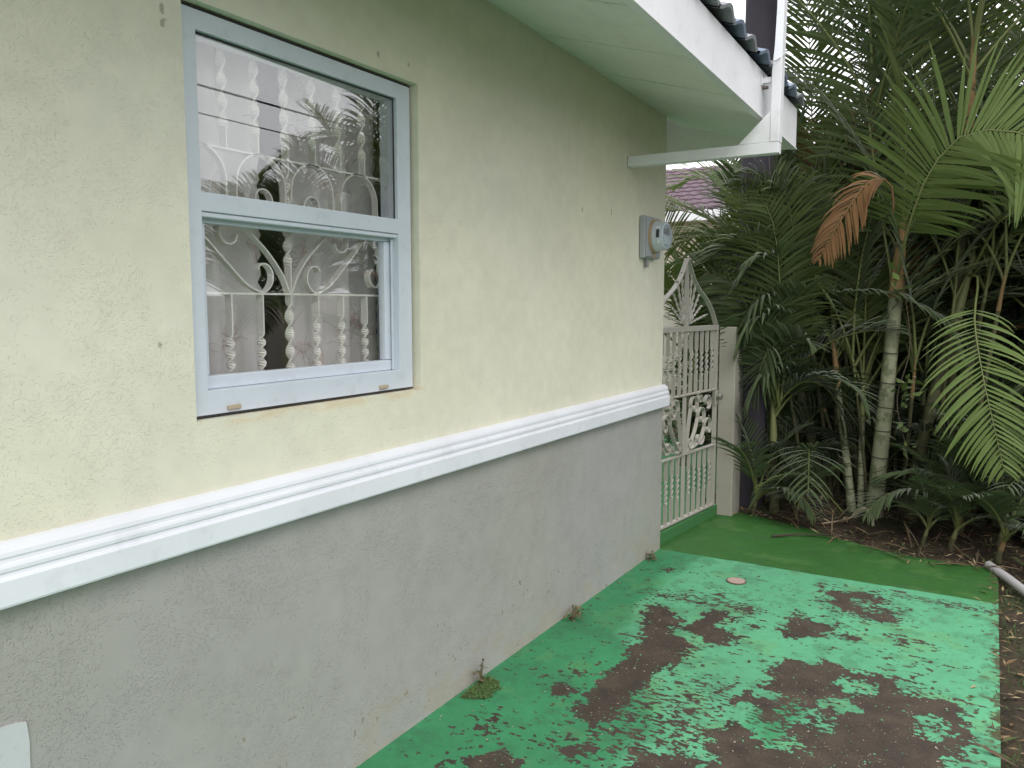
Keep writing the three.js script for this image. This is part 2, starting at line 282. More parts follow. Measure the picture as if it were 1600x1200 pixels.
// window opening (z from wz1 to wz0, y from wy0 to wy1)
const wz0 = -1.372, wz1 = -2.332, wy0 = 1.245, wy1 = 2.318;
{
  const s = new THREE.Shape([[ZN, 0.94], [ZE, 0.94], [ZE, 2.78], [ZN, 2.78]].map(p => new THREE.Vector2(...p)));
  s.holes.push(new THREE.Path([[wz0, wy0], [wz0, wy1], [wz1, wy1], [wz1, wy0]].map(p => new THREE.Vector2(...p))));
  const g = new THREE.ExtrudeGeometry(s, { depth: T, bevelEnabled: false }); g.rotateY(-Math.PI / 2);   // shape x -> z, depth -> -x
  M('upper_wall', wallGeo(plain(g)), creamMat, house);
  M('lower_wall', wallGeo(box(-T, 0.004, -0.05, 0.94, ZE - 0.002, ZN)), greyMat, house);
  M('end_wall', wallGeo(box(-7.5, -T, -0.05, 2.78, ZE - 0.001, ZE + T)), creamMat, house);
}
{ // moulded white trim
  const pr = [[0, 0.921], [0.040, 0.921], [0.042, 0.926], [0.042, 0.978], [0.039, 0.983], [0.035, 0.985], [0.034, 0.992], [0.037, 0.996], [0.037, 1.004], [0.034, 1.010], [0.029, 1.013], [0.028, 1.020], [0.030, 1.025], [0.028, 1.034], [0.022, 1.042], [0.012, 1.050], [0, 1.053]];
  const g = new THREE.ExtrudeGeometry(new THREE.Shape(pr.map(p => new THREE.Vector2(...p))), { depth: ZN - ZE + 0.028, bevelEnabled: false, steps: 1 });
  g.translate(0, 0, ZE - 0.028); uvBy(g, (x, y, z) => [z / 1.3, (y + x) / 1.3]); M('wall_trim', g, trimPaint, house);
}
{ const g = new THREE.ExtrudeGeometry(new THREE.Shape([[-0.6, 0.2], [-0.902, 0.2], [-0.899, 0.45], [-0.903, 0.60], [-0.899, 0.646], [-0.88, 0.652], [-0.85, 0.655], [-0.78, 0.667], [-0.7, 0.664], [-0.6, 0.672]].map(p => new THREE.Vector2(-p[0], p[1]))), { depth: 0.006, bevelEnabled: false });
  g.rotateY(Math.PI / 2); g.translate(0.004, 0, 0); uvBy(g, (x, y, z) => [z, y]); const m = M('filler_patch', g, std(lin(0.55, 0.57, 0.58), 0.8, { map: smudge, bumpMap: soilBump, bumpScale: 0.001 }), house); m.userData.label = 'pale rectangular filler patch on the grey wall'; }

// eave: fascia, sloping soffit panels, tiled roof
const fy = z => 2.540 + 0.0289 * (z + 2.56);       // the eave line drops a little towards the corner
const XF = 0.70, ROOF = 0.36;                       // roof pitch as rise per metre
{
  const ZA = -5.04, tilt = (g) => { const p = g.attributes.position; for (let i = 0; i < p.count; i++) p.setY(i, p.getY(i) + fy(p.getZ(i)) - 2.540); g.computeVertexNormals(); return g; };
  const len = 3.08 - ZA, mid = (3.08 + ZA) / 2;
  const fb = new THREE.BoxGeometry(0.024, 0.222, len, 1, 1, 40); fb.translate(XF, 2.651, mid); uvBy(fb, (x, y, z) => [z / 1.1, y / 1.1]); M('fascia', tilt(fb), whitePaint, house);
  const drip = box(XF - 0.014, XF + 0.018, 2.532, 2.5395, ZA, 3.08); uvBy(drip, (x, y, z) => [z, x]); M('drip_edge', tilt(drip), whitePaint, house);
  const r = rng(8);
  for (let k = 0, z = ZA; z < 3.0; k++) {          // soffit boards run out from the wall; each hangs a little differently
    const w = [0.30, 0.36, 0.55, 0.62, 0.60][k] ?? 0.6, a = (r() - 0.5) * 0.014, b = (r() - 0.5) * 0.014;
    const g = new THREE.BoxGeometry(0.70, 0.010, w - 0.001);
    const p = g.attributes.position; for (let i = 0; i < p.count; i++) { const X = 0.337 + p.getX(i), Z = z + w / 2 + p.getZ(i), side = p.getZ(i) < 0 ? a : b; p.setXYZ(i, X, p.getY(i) + fy(Z) + 0.007 + (0.688 - X) * 0.30 + side * (1 - X), Z); }
    g.computeVertexNormals(); uvBy(g, (x, y, z) => [x, z]); M('soffit_board', g, soffitPaint, house); z += w;
  }
  // board that closes the end of the eave
  const cb = new THREE.ExtrudeGeometry(new THREE.Shape([[-0.5, 2.50], [0.688, 2.468], [0.688, 2.70], [-0.5, 3.05]].map(p => new THREE.Vector2(...p))), { depth: 0.018, bevelEnabled: false }); cb.translate(0, 0, ZA - 0.02); uvBy(cb, (x, y, z) => [x, y]); M('closing_board', cb, soffitPaint, house);
  // roof deck and its upper slope
  const rs = new THREE.ExtrudeGeometry(new THREE.Shape([[XF, 2.776], [-5.0, 2.776 + 5.7 * ROOF], [-5.0, 2.73 + 5.7 * ROOF], [XF, 2.764]].map(p => new THREE.Vector2(...p))), { depth: len, bevelEnabled: false }); rs.translate(0, 0, ZA);
  const roofMat = std(lin(0.10, 0.13, 0.20), 0.75); M('roof_deck', tilt(rs), roofMat, house);
  const roof = G('roof', house), tones = [[0.19, 0.23, 0.31], [0.16, 0.20, 0.27], [0.22, 0.26, 0.33], [0.24, 0.25, 0.265]].map(c => std(lin(...c), 0.7, { bumpMap: soilBump, bumpScale: 0.004 }));
  const P = 0.212, Lt = 0.40, tile = new THREE.BufferGeometry(), pos = [], idx = [], NW = 10;
  for (let e = 0; e < 2; e++) for (let layer = 0; layer < 2; layer++) for (let i = 0; i <= NW; i++) { const f = i / NW, h = 0.034 * (0.5 - 0.5 * Math.cos(f * 2 * Math.PI)) ; pos.push(e ? -Lt : 0, h + (layer ? 0.016 : 0) + (e ? -0.004 : 0.012), (f - 0.5) * (P + 0.004)); }
  const q = (e, l, i) => (e * 2 + l) * (NW + 1) + i;
  for (let i = 0; i < NW; i++) { idx.push(q(0, 1, i), q(0, 1, i + 1), q(1, 1, i), q(1, 1, i), q(0, 1, i + 1), q(1, 1, i + 1), q(0, 0, i), q(1, 0, i), q(0, 0, i + 1), q(1, 0, i), q(1, 0, i + 1), q(0, 0, i + 1), q(0, 0, i), q(0, 0, i + 1), q(0, 1, i), q(0, 1, i), q(0, 0, i + 1), q(0, 1, i + 1)); }
  tile.setAttribute('position', new THREE.Float32BufferAttribute(pos, 3)); tile.setIndex(idx); const tf = tile.toNonIndexed(); tf.computeVertexNormals(); uvBy(tf, (x, y, z) => [x * 2, z * 2]);
  for (let row = 0; row < 4; row++) for (let k = 0; k < 38; k++) {
    const z = ZA + 0.10 + k * P + (r() - 0.5) * 0.008, m = M('tile', tf, tones[Math.floor(r() * 4)], roof), X = XF + 0.045 - row * 0.34 + (r() - 0.5) * 0.016;
    m.position.set(X, 2.778 + (XF - X) * ROOF + (fy(z) - 2.540), z); m.rotation.z = -Math.atan(ROOF) + (r() - 0.5) * 0.02;
  }
}
// bracket arm and mast strapped to the fascia
{
  const b = tag(G('mast_bracket'), 'white square-tube arm and upright mast strapped to the eave fascia', 'bracket'), z0 = -4.262, z1 = -4.20;
  M('arm', box(0.002, 0.806, 2.302, 2.358, z0, z1, 0.004), whitePaint, b);
  const mast = new THREE.ExtrudeGeometry(new THREE.Shape([[0.766, 2.36], [0.806, 2.36], [0.812, 3.0], [0.815, 4.3], [0.785, 4.3], [0.782, 3.0], [0.776, 2.82], [0.766, 2.7]].map(p => new THREE.Vector2(...p))), { depth: z1 - z0, bevelEnabled: true, bevelSize: 0.002, bevelThickness: 0.002, bevelSegments: 1 }); mast.translate(0, 0, z0); uvBy(mast, (x, y, z) => [x + z, y]); M('mast', mast, whitePaint, b);
  const gs = new THREE.ExtrudeGeometry(new THREE.Shape([[0.606, 2.36], [0.764, 2.36], [0.764, 2.512]].map(p => new THREE.Vector2(...p))), { depth: 0.05, bevelEnabled: true, bevelSize: 0.001, bevelThickness: 0.001, bevelSegments: 1 }); gs.translate(0, 0, z0 + 0.008); uvBy(gs, (x, y, z) => [x + z, y]); M('gusset', gs, whitePaint, b);
  M('strap', box(0.7125, 0.764, 2.650, 2.678, -4.235, -4.215, 0.002), whitePaint, b);
  M('strap_plate', box(0.7122, 0.718, 2.640, 2.690, -4.25, -4.20, 0.002), whitePaint, b);
  M('bolt', new THREE.CylinderGeometry(0.008, 0.008, 0.03, 10).rotateZ(Math.PI / 2).translate(0.727, 2.630, -4.225), std(lin(0.16, 0.13, 0.12), 0.6, { metalness: 0.5 }), b);
  M('tie_wire', tube([[0.755, 2.74, -4.18], [0.785, 2.745, -4.188], [0.822, 2.775, -4.22], [0.825, 2.778, -4.27]], 0.003, 12, 5), std(lin(0.35, 0.35, 0.36), 0.5, { metalness: 0.6 }), b);
}
// window
{
  const w = G('window', house), XW = -0.03, D = 0.075;
  const fz0 = -1.384, fz1 = -2.320, fy0 = 1.2555, fy1 = 2.3065, iz0 = -1.433, iz1 = -2.251;
  const mitre = (pts) => { const g = new THREE.ExtrudeGeometry(new THREE.Shape(pts.map(p => new THREE.Vector2(-p[0], p[1]))), { depth: D, bevelEnabled: true, bevelSize: 0.0015, bevelThickness: 0.0015, bevelSegments: 2 }); g.rotateY(Math.PI / 2); g.translate(XW - D, 0, 0); uvBy(g, (x, y, z) => [z + x, y]); return g; };
  const by = 1.318, ty = 2.258;
  M('frame_stile', mitre([[fz0, fy0], [fz0, fy1], [iz0, ty], [iz0, by]]), vinyl, w);
  M('frame_stile', mitre([[fz1, fy0], [iz1, by], [iz1, ty], [fz1, fy1]]), vinyl, w);
  M('frame_head', mitre([[fz0, fy1], [fz1, fy1], [iz1, ty], [iz0, ty]].map(p => [p[0], p[1] ]).map((p, i) => i < 2 ? p : p)), vinyl, w);
  M('frame_sill', mitre([[fz0, fy0], [iz0, by], [iz1, by], [fz1, fy0]]), vinyl, w);
  const rail = (n, y0, y1, x0, x1, z0 = iz1, z1 = iz0) => { const g = box(x0, x1, y0, y1, z0, z1, 0.003); uvBy(g, (x, y, z) => [z, y + x]); return M(n, g, vinyl, w); };
  rail('meeting_rail', 1.796, 1.847, -0.066, -0.028);
  rail('meeting_rail_lip', 1.782, 1.7955, -0.064, -0.034);
  // lower sash, set one track further in
  rail('sash_rail', 1.320, 1.356, -0.092, -0.062, -2.250, -1.434); rail('sash_rail', 1.770, 1.800, -0.092, -0.067, -2.250, -1.434);
  rail('sash_stile', 1.357, 1.769, -0.092, -0.064, -1.470, -1.434); rail('sash_stile', 1.357, 1.769, -0.092, -0.064, -2.250, -2.214);
  rail('sash_track', 1.320, 1.780, -0.060, -0.052, -2.250, -2.240);
  M('pane', box(-0.050, -0.046, 1.840, 2.262, -2.256, -1.428), glass, w);
  M('pane', box(-0.080, -0.076, 1.350, 1.776, -2.222, -1.462), glass, w);
  M('seal', box(-0.0455, -0.042, 2.252, 2.2575, -2.2505, -1.4335), rubber, w);
  M('seal', box(-0.0455, -0.042, 1.849, 2.251, -2.2505, -2.246), rubber, w);
  M('caulk_line', box(-0.034, -0.028, 2.3085, 2.3115, -2.325, -1.379), rubber, w);
  M('caulk_line', box(-0.034, -0.0295, 1.2505, 1.2535, -2.325, -1.379), rubber, w);
  const tan = std(lin(0.44, 0.36, 0.27), 0.9);
  for (const z of [-1.515, -2.155]) M('shim', box(-0.030, -0.020, 1.262, 1.275, z - 0.022, z + 0.022, 0.003), tan, w);
}
// burglar grille behind the glass
{
  const g = G('window_grille', house); g.position.set(-0.125, 0, 0); g.rotation.y = Math.PI / 2; // local x runs along -z
  const bars = [1.475, 1.592, 1.708, 1.823, 1.94, 2.057, 2.175, 2.29], W = 0.024, t = 0.005, r = (p, w = W) => ribbon(p, w, t);
  for (const y of [1.262, 1.583, 1.99, 2.33]) M('rail', ribbon([[1.36, y], [2.35, y]], W, 0.006), ironWhite, g);
  for (const b of bars) {
    const c = b === 1.823;
    M('bar', twisted(b, 1.265, b, 1.580, W * 1.15, t, 5, c ? 0.05 : 0.12, c ? 0.92 : [0.62, 0.7, 0.78][Math.round(b * 100) % 3]), ironWhite, g);
    M('bar', twisted(b, 1.995, b, 2.328, W * 1.15, t, 4, 0.15, 0.85), ironWhite, g);
  }
  M('bar', twisted(1.823, 1.586, 1.823, 1.987, W * 1.15, t, 6, 0.22, 0.9), ironWhite, g);
  for (const s of [-1, 1]) {
    const X = u => 1.823 + s * u, R = pts => pts.map(p => [X(p[0]), p[1]]);
    // V stems that rise from the foot of the centre bar and hook over
    M('scroll', r(R([...spline([[0.004, 1.586], [0.03, 1.64], [0.09, 1.71], [0.17, 1.775], [0.20, 1.80]]), ...spiral(0.225, 1.755, 0.052, 0.022, 2.0, -3.0)])), ironWhite, g);
    // C scrolls on the rail
    M('scroll', r(R([...spiral(0.115, 1.645, 0.016, 0.058, 0.6, 4.6), ...spline([[0.125, 1.590], [0.17, 1.61], [0.24, 1.67], [0.31, 1.735], [0.335, 1.76]]), ...spiral(0.372, 1.70, 0.068, 0.068, 2.1, -0.4), ...spiral(0.40, 1.655, 0.055, 0.02, -0.2, -4.2)])), ironWhite, g);
    // hoops of the upper panel with small curls inside
    M('scroll', r(R([[0.02, 1.80], [0.012, 1.88], ...spiral(0.105, 1.90, 0.092, 0.092, 3.1, 0.0), [0.2, 1.84], [0.2, 1.79]])), ironWhite, g);
    M('scroll', r(R([[0.075, 1.79], ...spiral(0.105, 1.86, 0.042, 0.014, 3.6, -2.4)])), ironWhite, g);
    M('scroll', r(R([[0.235, 1.79], [0.235, 1.88], ...spiral(0.325, 1.90, 0.092, 0.092, 3.1, 0.0), [0.418, 1.79]])), ironWhite, g);
  }
}
// room behind the window
{
  const plaster = std(lin(0.20, 0.19, 0.20), 0.9), wood = std(lin(0.10, 0.06, 0.04), 0.6);
  M('room_back', box(-3.3, -3.15, 0, 2.7, ZE + 0.16, 0.6), plaster, house);
  M('room_side', box(-3.15, -T - 0.002, 0, 2.7, 0.44, 0.6), plaster, house);
  M('room_side', box(-3.15, -T - 0.002, 0, 2.7, -3.3, -3.16), plaster, house);
  M('room_ceiling', box(-3.3, -T - 0.002, 2.66, 2.76, -3.3, 0.6), plaster, house);
  M('room_floor', box(-3.3, -T - 0.002, 0, 0.06, -3.3, 0.6), wood, house);
}
// curtains: printed white cloth hung in folds, scalloped along the free edges
{
  const c = document.createElement('canvas'); c.width = 1024; c.height = 1024; const g = c.getContext('2d'), r = rng(77);
  g.fillStyle = '#f6f3f1'; g.fillRect(0, 0, 1024, 1024);
  for (let k = 0; k < 26; k++) {                                            // faint sketchy print: sprays of stems, petals and washes of rose
    const x = r() * 1024, y = r() * 1024;
    g.fillStyle = `rgba(${172 + r() * 30},${138 + r() * 25},${128 + r() * 20},${0.10 + r() * 0.14})`;
    for (let q = 0; q < 3; q++) { g.beginPath(); g.ellipse(x + (r() - 0.5) * 60, y + (r() - 0.5) * 60, 12 + r() * 30, 8 + r() * 20, r() * 3, 0, 7); g.fill(); }
    g.strokeStyle = `rgba(120,104,98,${0.12 + r() * 0.16})`; g.lineWidth = 2 + r() * 3;
    for (let q = 0; q < 9; q++) { g.beginPath(); let X = x + (r() - 0.5) * 70, Y = y + (r() - 0.5) * 70, a = r() * 7; g.moveTo(X, Y); for (let m = 0; m < 6; m++) { X += Math.cos(a) * 13; Y += Math.sin(a) * 13; a += (r() - 0.5) * 1.4; g.lineTo(X, Y); } g.stroke(); }
  }
  const map = new THREE.CanvasTexture(c); map.colorSpace = THREE.SRGBColorSpace; map.wrapS = map.wrapT = THREE.RepeatWrapping;
  const cloth = phy(0xffffff, 1, { map, transmission: 0.3, thickness: 0, side: THREE.DoubleSide });
  const rod = tag(M('curtain_rod', new THREE.CylinderGeometry(0.012, 0.012, 1.9, 12).rotateX(Math.PI / 2).translate(-0.225, 2.50, -1.85), std(lin(0.3, 0.28, 0.26), 0.4, { metalness: 0.5 })), 'thin metal curtain rod above the window inside the room', 'curtain rod');
  const panel = (za, zb, sa, sb, seed, label) => {
    const NU = 150, NV = 70, pos = [], uv = [], idx = [], y0 = 1.0, y1 = 2.50;
    for (let j = 0; j <= NV; j++) for (let i = 0; i <= NU; i++) {
      const f = i / NU, y = lerp(y0, y1, j / NV), edge = (s, d) => s ? 0.020 * Math.abs(Math.sin(y * Math.PI / 0.058)) * Math.exp(-d / 0.02) : 0;
      const bow = s => s * 0.035 * Math.sin((2.5 - y) * 1.9);                // the gap opens downwards
      const A = za + (sa ? bow(-0.6) : 0), B = zb + (sb ? bow(0.6) : 0), z0 = lerp(A, B, f), z = z0 + edge(sa, Math.abs(z0 - A)) * 1 - edge(sb, Math.abs(B - z0));
      const x = -0.225 + 0.026 * Math.sin(f * (Math.abs(zb - za) / 0.075) * Math.PI + seed + 0.25 * Math.sin(y * 2 + seed)) + 0.012 * (fbm(z * 9, y * 1.3, seed, 3) - 0.5);
      pos.push(x, y, z); uv.push(f * Math.abs(zb - za) * 1.5 / 0.9, y / 0.9);
    }
    for (let j = 0; j < NV; j++) for (let i = 0; i < NU; i++) { const a = j * (NU + 1) + i, b = a + NU + 1; idx.push(a, a + 1, b, a + 1, b + 1, b); }
    const q = new THREE.BufferGeometry(); q.setAttribute('position', new THREE.Float32BufferAttribute(pos, 3)); q.setAttribute('uv', new THREE.Float32BufferAttribute(uv, 2)); q.setIndex(idx); q.computeVertexNormals();
    tag(M('curtain', q, cloth), label, 'curtain', 'curtains behind the window');
  };
  panel(-1.15, -1.815, false, true, 1.0, 'white printed curtain hanging behind the window, on the near side of the dark gap');
  panel(-1.893, -2.36, true, true, 2.3, 'white printed curtain with scalloped edges between two dark gaps behind the window');
}
// ------------------------------------------------------------------ electricity meter
{
  const m = tag(G('electric_meter'), 'round grey electricity meter on a socket box by the wall corner', 'electric meter');
  const grey = std(lin(0.42, 0.44, 0.46), 0.5, { map: smudge }), pale = std(lin(0.52, 0.56, 0.62), 0.35), tan = std(lin(0.42, 0.30, 0.19), 0.6), dark = std(lin(0.03, 0.035, 0.04), 0.4);
  const cy = 1.945, cz = -4.505, cyl = (r0, r1, x0, x1, seg = 40) => new THREE.CylinderGeometry(r1, r0, x1 - x0, seg).rotateZ(-Math.PI / 2).translate((x0 + x1) / 2, cy, cz);
  M('socket_box', box(0.002, 0.038, 1.818, 2.058, -4.620, -4.388, 0.006), grey, m);
  M('socket_cover', box(0.0385, 0.046, 1.826, 2.050, -4.612, -4.396, 0.004), grey, m);
  M('ring', cyl(0.098, 0.094, 0.0465, 0.062), tan, m);
  M('drum', cyl(0.088, 0.080, 0.0625, 0.118), pale, m);
  M('face_rim', new THREE.TorusGeometry(0.073, 0.007, 10, 40).rotateY(Math.PI / 2).translate(0.118, cy, cz), pale, m);
  M('cover_glass', cyl(0.072, 0.066, 0.1185, 0.136), phy(lin(0.85, 0.9, 0.93), 0.12, { transmission: 0.75, thickness: 0 }), m);
  M('display', box(0.119, 0.126, 1.955, 1.985, cz - 0.035, cz + 0.035), dark, m);
  M('name_plate', box(0.119, 0.125, 1.900, 1.945, cz - 0.04, cz + 0.04), std(lin(0.7, 0.72, 0.75), 0.5), m);
  const on = (a, w, h, x, mat, n) => { const g = new THREE.BoxGeometry(h, 0.003, w); g.translate(x, 0.087 - (x - 0.062) * 0.115, 0); g.rotateX(a); g.translate(0, cy, cz); M(n, g, mat, m); };
  on(1.45, 0.045, 0.018, 0.098, dark, 'reading_slot'); on(1.0, 0.012, 0.034, 0.092, std(lin(0.75, 0.78, 0.82), 0.4), 'label_strip'); on(1.95, 0.03, 0.012, 0.102, std(lin(0.7, 0.72, 0.75), 0.4), 'label_strip');
  M('seal', new THREE.SphereGeometry(0.010, 10, 8).scale(1, 1.3, 1).translate(0.052, 1.832, -4.49), tan, m);
  M('conduit_stub', new THREE.CylinderGeometry(0.011, 0.011, 0.05, 10).translate(0.018, 1.792, -4.47), std(lin(0.25, 0.25, 0.26), 0.6), m);
}
// ------------------------------------------------------------------ gate, threshold and gate post
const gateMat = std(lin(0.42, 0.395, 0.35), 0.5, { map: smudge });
{
  const st = new THREE.Shape([[-0.036, -4.80], [0.060, -5.84], [-0.10, -5.86], [-0.20, -4.80]].map(p => new THREE.Vector2(p[0], -p[1])));
  const g = new THREE.ExtrudeGeometry(st, { depth: 0.068, bevelEnabled: true, bevelSize: 0.004, bevelThickness: 0.004, bevelSegments: 2 }); g.rotateX(-Math.PI / 2); g.translate(0, 0.0, 0); uvBy(g, (x, y, z) => [x * 2, z * 2]);
  tag(M('threshold_step', g, std(lin(0.045, 0.16, 0.05), 0.7, { bumpMap: soilBump, bumpScale: 0.004 })), 'low green painted step under the iron gate', 'step');
  const post = box(0.050, 0.172, -0.02, 1.392, -6.05, -5.835, 0.008); wallGeo(post);
  tag(M('gate_post', post, stuccoFor(tex(256, 512, (u, v, c) => { const t = 1 + (fbm(u * 60, v * 16, 3, 5) - 0.5) * 0.16; c[0] = 158 * t; c[1] = 154 * t; c[2] = 142 * t; }), 0.002)), 'pale plastered post beside the white iron gate', 'post');
  const gate = tag(G('iron_gate'), 'white wrought iron gate with scrolls, twisted bars and pointed crest', 'gate');
  gate.position.set(-0.066, 0, -4.845); gate.rotation.y = 1.456;
  const C = 0.44, W = 0.026, t = 0.006, L = 0.955;
  for (const [y, h] of [[0.088, 0.014], [0.533, 0.010], [0.94, 0.010], [1.388, 0.036]]) M('rail', box(0, L, y - h / 2, y + h / 2, -0.016, 0.016, 0.002), gateMat, gate);
  for (const u of [0.012, L - 0.012]) M('stile', box(u - 0.012, u + 0.012, 0.095, 1.37, -0.014, 0.014, 0.002), gateMat, gate);
  M('centre_bar', box(C - 0.022, C + 0.022, 0.096, 1.37, -0.005, 0.005, 0.001), gateMat, gate);
  for (const s of [-1, 1]) for (let k = 1; k <= 5; k++) {
    const u = C + s * 0.086 * k; if (u < 0.03 || u > L - 0.03) continue; const d = 0.03 * (k % 3);
    M('bar', twisted(u, 0.096, u, 0.528, W, t, 4.0, 0.32 + d, 0.68 + d), gateMat, gate);
    M('bar', twisted(u, 0.946, u, 1.369, W, t, 4.0, 0.26 + d, 0.64 + d), gateMat, gate);
  }
  for (const s of [-1, 1]) {
    const R = pts => pts.map(p => [C + s * p[0], p[1]]), rb = (p) => M('scroll', ribbon(R(p), W, t), gateMat, gate);
    rb([...spline([[0.03, 0.54], [0.05, 0.64], [0.075, 0.75], [0.10, 0.84]], 14), ...spiral(0.150, 0.862, 0.054, 0.054, 3.3, 0.2, 16), ...spiral(0.166, 0.835, 0.038, 0.014, 0.4, -4.6)]);
    rb([...spline([[0.03, 0.54], [0.11, 0.60], [0.18, 0.69], [0.215, 0.76]], 14), ...spiral(0.270, 0.775, 0.054, 0.054, 3.3, 0.2, 16), ...spiral(0.286, 0.748, 0.038, 0.013, 0.4, -4.6)]);
    rb([...spline([[0.04, 0.54], [0.20, 0.575], [0.29, 0.625], [0.325, 0.68]], 14), ...spiral(0.378, 0.69, 0.052, 0.052, 3.3, 0.2, 16), ...spiral(0.394, 0.662, 0.036, 0.012, 0.4, -4.6)]);
    rb([...spiral(0.095, 0.605, 0.012, 0.046, 0.5, 4.8), ...spiral(0.115, 0.60, 0.045, 0.055, -1.4, 0.2, 10)]);
    rb([...spiral(0.245, 0.615, 0.012, 0.046, 0.5, 4.8), ...spiral(0.262, 0.612, 0.045, 0.055, -1.4, 0.2, 10)]);
    rb([...spiral(0.24, 0.885, 0.040, 0.012, -0.4, 5.2)]);
    rb([...spiral(0.37, 0.865, 0.058, 0.014, -1.3, 6.2)]);
  }
  // crest: an ogee rim drawn up to a point over a fan of twisted rods
  M('crest_spear', new THREE.ExtrudeGeometry(new THREE.Shape([[C - 0.034, 1.407], [C + 0.034, 1.407], [C + 0.030, 1.70], [C + 0.012, 1.80], [C, 1.84], [C - 0.012, 1.80], [C - 0.030, 1.70]].map(p => new THREE.Vector2(...p))), { depth: 0.008, bevelEnabled: false }).translate(0, 0, -0.004), gateMat, gate);
  for (const s of [-1, 1]) {
    const R = pts => pts.map(p => [C + s * p[0], p[1]]);
    M('crest_rim', ribbon(R(spline([[0.004, 1.858], [0.05, 1.79], [0.12, 1.71], [0.21, 1.645], [0.32, 1.585], [0.42, 1.50], [0.49, 1.409]], 30)), 0.034, 0.008), gateMat, gate);
    for (const [a, l] of [[0.12, 0.35], [0.36, 0.31], [0.68, 0.26], [1.02, 0.24], [1.36, 0.30]]) M('crest_rod', twisted(C + s * 0.036, 1.42, C + s * (0.036 + Math.sin(a) * l), 1.42 + Math.cos(a) * l, 0.017, 0.005, 5, 0.1, 0.95, 36), gateMat, gate);
  }
  M('latch', new THREE.CylinderGeometry(0.021, 0.021, 0.045, 18).rotateX(Math.PI / 2).translate(L - 0.02, 0.885, 0.035), std(lin(0.35, 0.34, 0.32), 0.3, { metalness: 0.8 }), gate);
  M('lock_plate', box(L - 0.05, L - 0.002, 0.83, 0.93, 0.015, 0.020, 0.001), gateMat, gate);
}
// ------------------------------------------------------------------ neighbours beyond the corner
function tiledHouse(label, x0, x1, z0, z1, wallH, rise, wallColor, tileColor, fasciaH) {
  const h = tag(G('neighbour_house'), label, 'house', 'houses behind the palms');
  const wm = std(lin(...wallColor), 0.9), tm = std(lin(...tileColor), 0.8, { bumpMap: soilBump, bumpScale: 0.01 });
  M('wall', box(x0, x1, -0.1, wallH, z0, z1), wm, h);
  M('fascia', box(x0 - 0.5, x1 + 0.5, wallH - 0.02, wallH + fasciaH, z1 + 0.48, z1 + 0.5), whitePaint, h);
  M('soffit', box(x0 - 0.5, x1 + 0.5, wallH - 0.01, wallH + 0.01, z1 + 0.001, z1 + 0.479), soffitPaint, h);
  const roof = G('roof', h), n = 11, run = (z1 - z0) / 2 + 0.5, y0 = wallH + fasciaH;
  for (let k = 0; k < n; k++) {                                           // courses of tiles, each lipping over the one below
    const g = new THREE.BufferGeometry(), pos = [], idx = [], S = Math.round((x1 - x0 + 1) / 0.06), a = k / n, b = (k + 1.15) / n;
    for (let i = 0; i <= S; i++) { const x = lerp(x0 - 0.5, x1 + 0.5, i / S), hu = 0.022 * (0.5 - 0.5 * Math.cos(x / 0.24 * 2 * Math.PI)); for (const [f, up] of [[a, -0.02], [a, 0.035], [b, 0.0]]) pos.push(x, y0 + rise * f + up + hu, z1 + 0.5 - run * f); }
    for (let i = 0; i < S; i++) for (let q = 0; q < 2; q++) { const A = i * 3 + q; idx.push(A, A + 3, A + 1, A + 1, A + 3, A + 4); }
    g.setAttribute('position', new THREE.Float32BufferAttribute(pos, 3)); g.setIndex(idx); const f = g.toNonIndexed(); f.computeVertexNormals(); uvBy(f, (x, y, z) => [x, z]); M('tile_course', f, tm, roof);
  }
  const back = new THREE.ExtrudeGeometry(new THREE.Shape([[z1 + 0.47, y0 - 0.03], [(z0 + z1) / 2, y0 + rise - 0.03], [z0 - 0.47, y0 - 0.03]].map(p => new THREE.Vector2(-p[0], p[1]))), { depth: x1 - x0 + 0.98, bevelEnabled: false }); back.rotateY(Math.PI / 2); back.translate(x0 - 0.49, 0, 0); M('gable', back, wm, h);
  return h;
}
tiledHouse('distant house with purple-brown tiled roof behind the gate', -9.5, -2.1, -23, -15.5, 3.15, 1.48, [0.62, 0.55, 0.45], [0.105, 0.065, 0.085], 0.18);
{ const w = tag(M('boundary_wall', wallGeo(box(-8, 9.5, -0.1, 1.75, -10.55, -10.4)), std(lin(0.45, 0.42, 0.36), 0.9, { bumpMap: soilBump, bumpScale: 0.006 })), 'plain plastered boundary wall behind the palms', 'wall');
  tag(M('garden_wall', box(9.4, 9.55, -0.1, 1.7, -10.3, 6), std(lin(0.5, 0.48, 0.44), 0.9, { bumpMap: soilBump, bumpScale: 0.006 })), 'plain plastered garden wall mirrored in the window glass', 'wall'); }
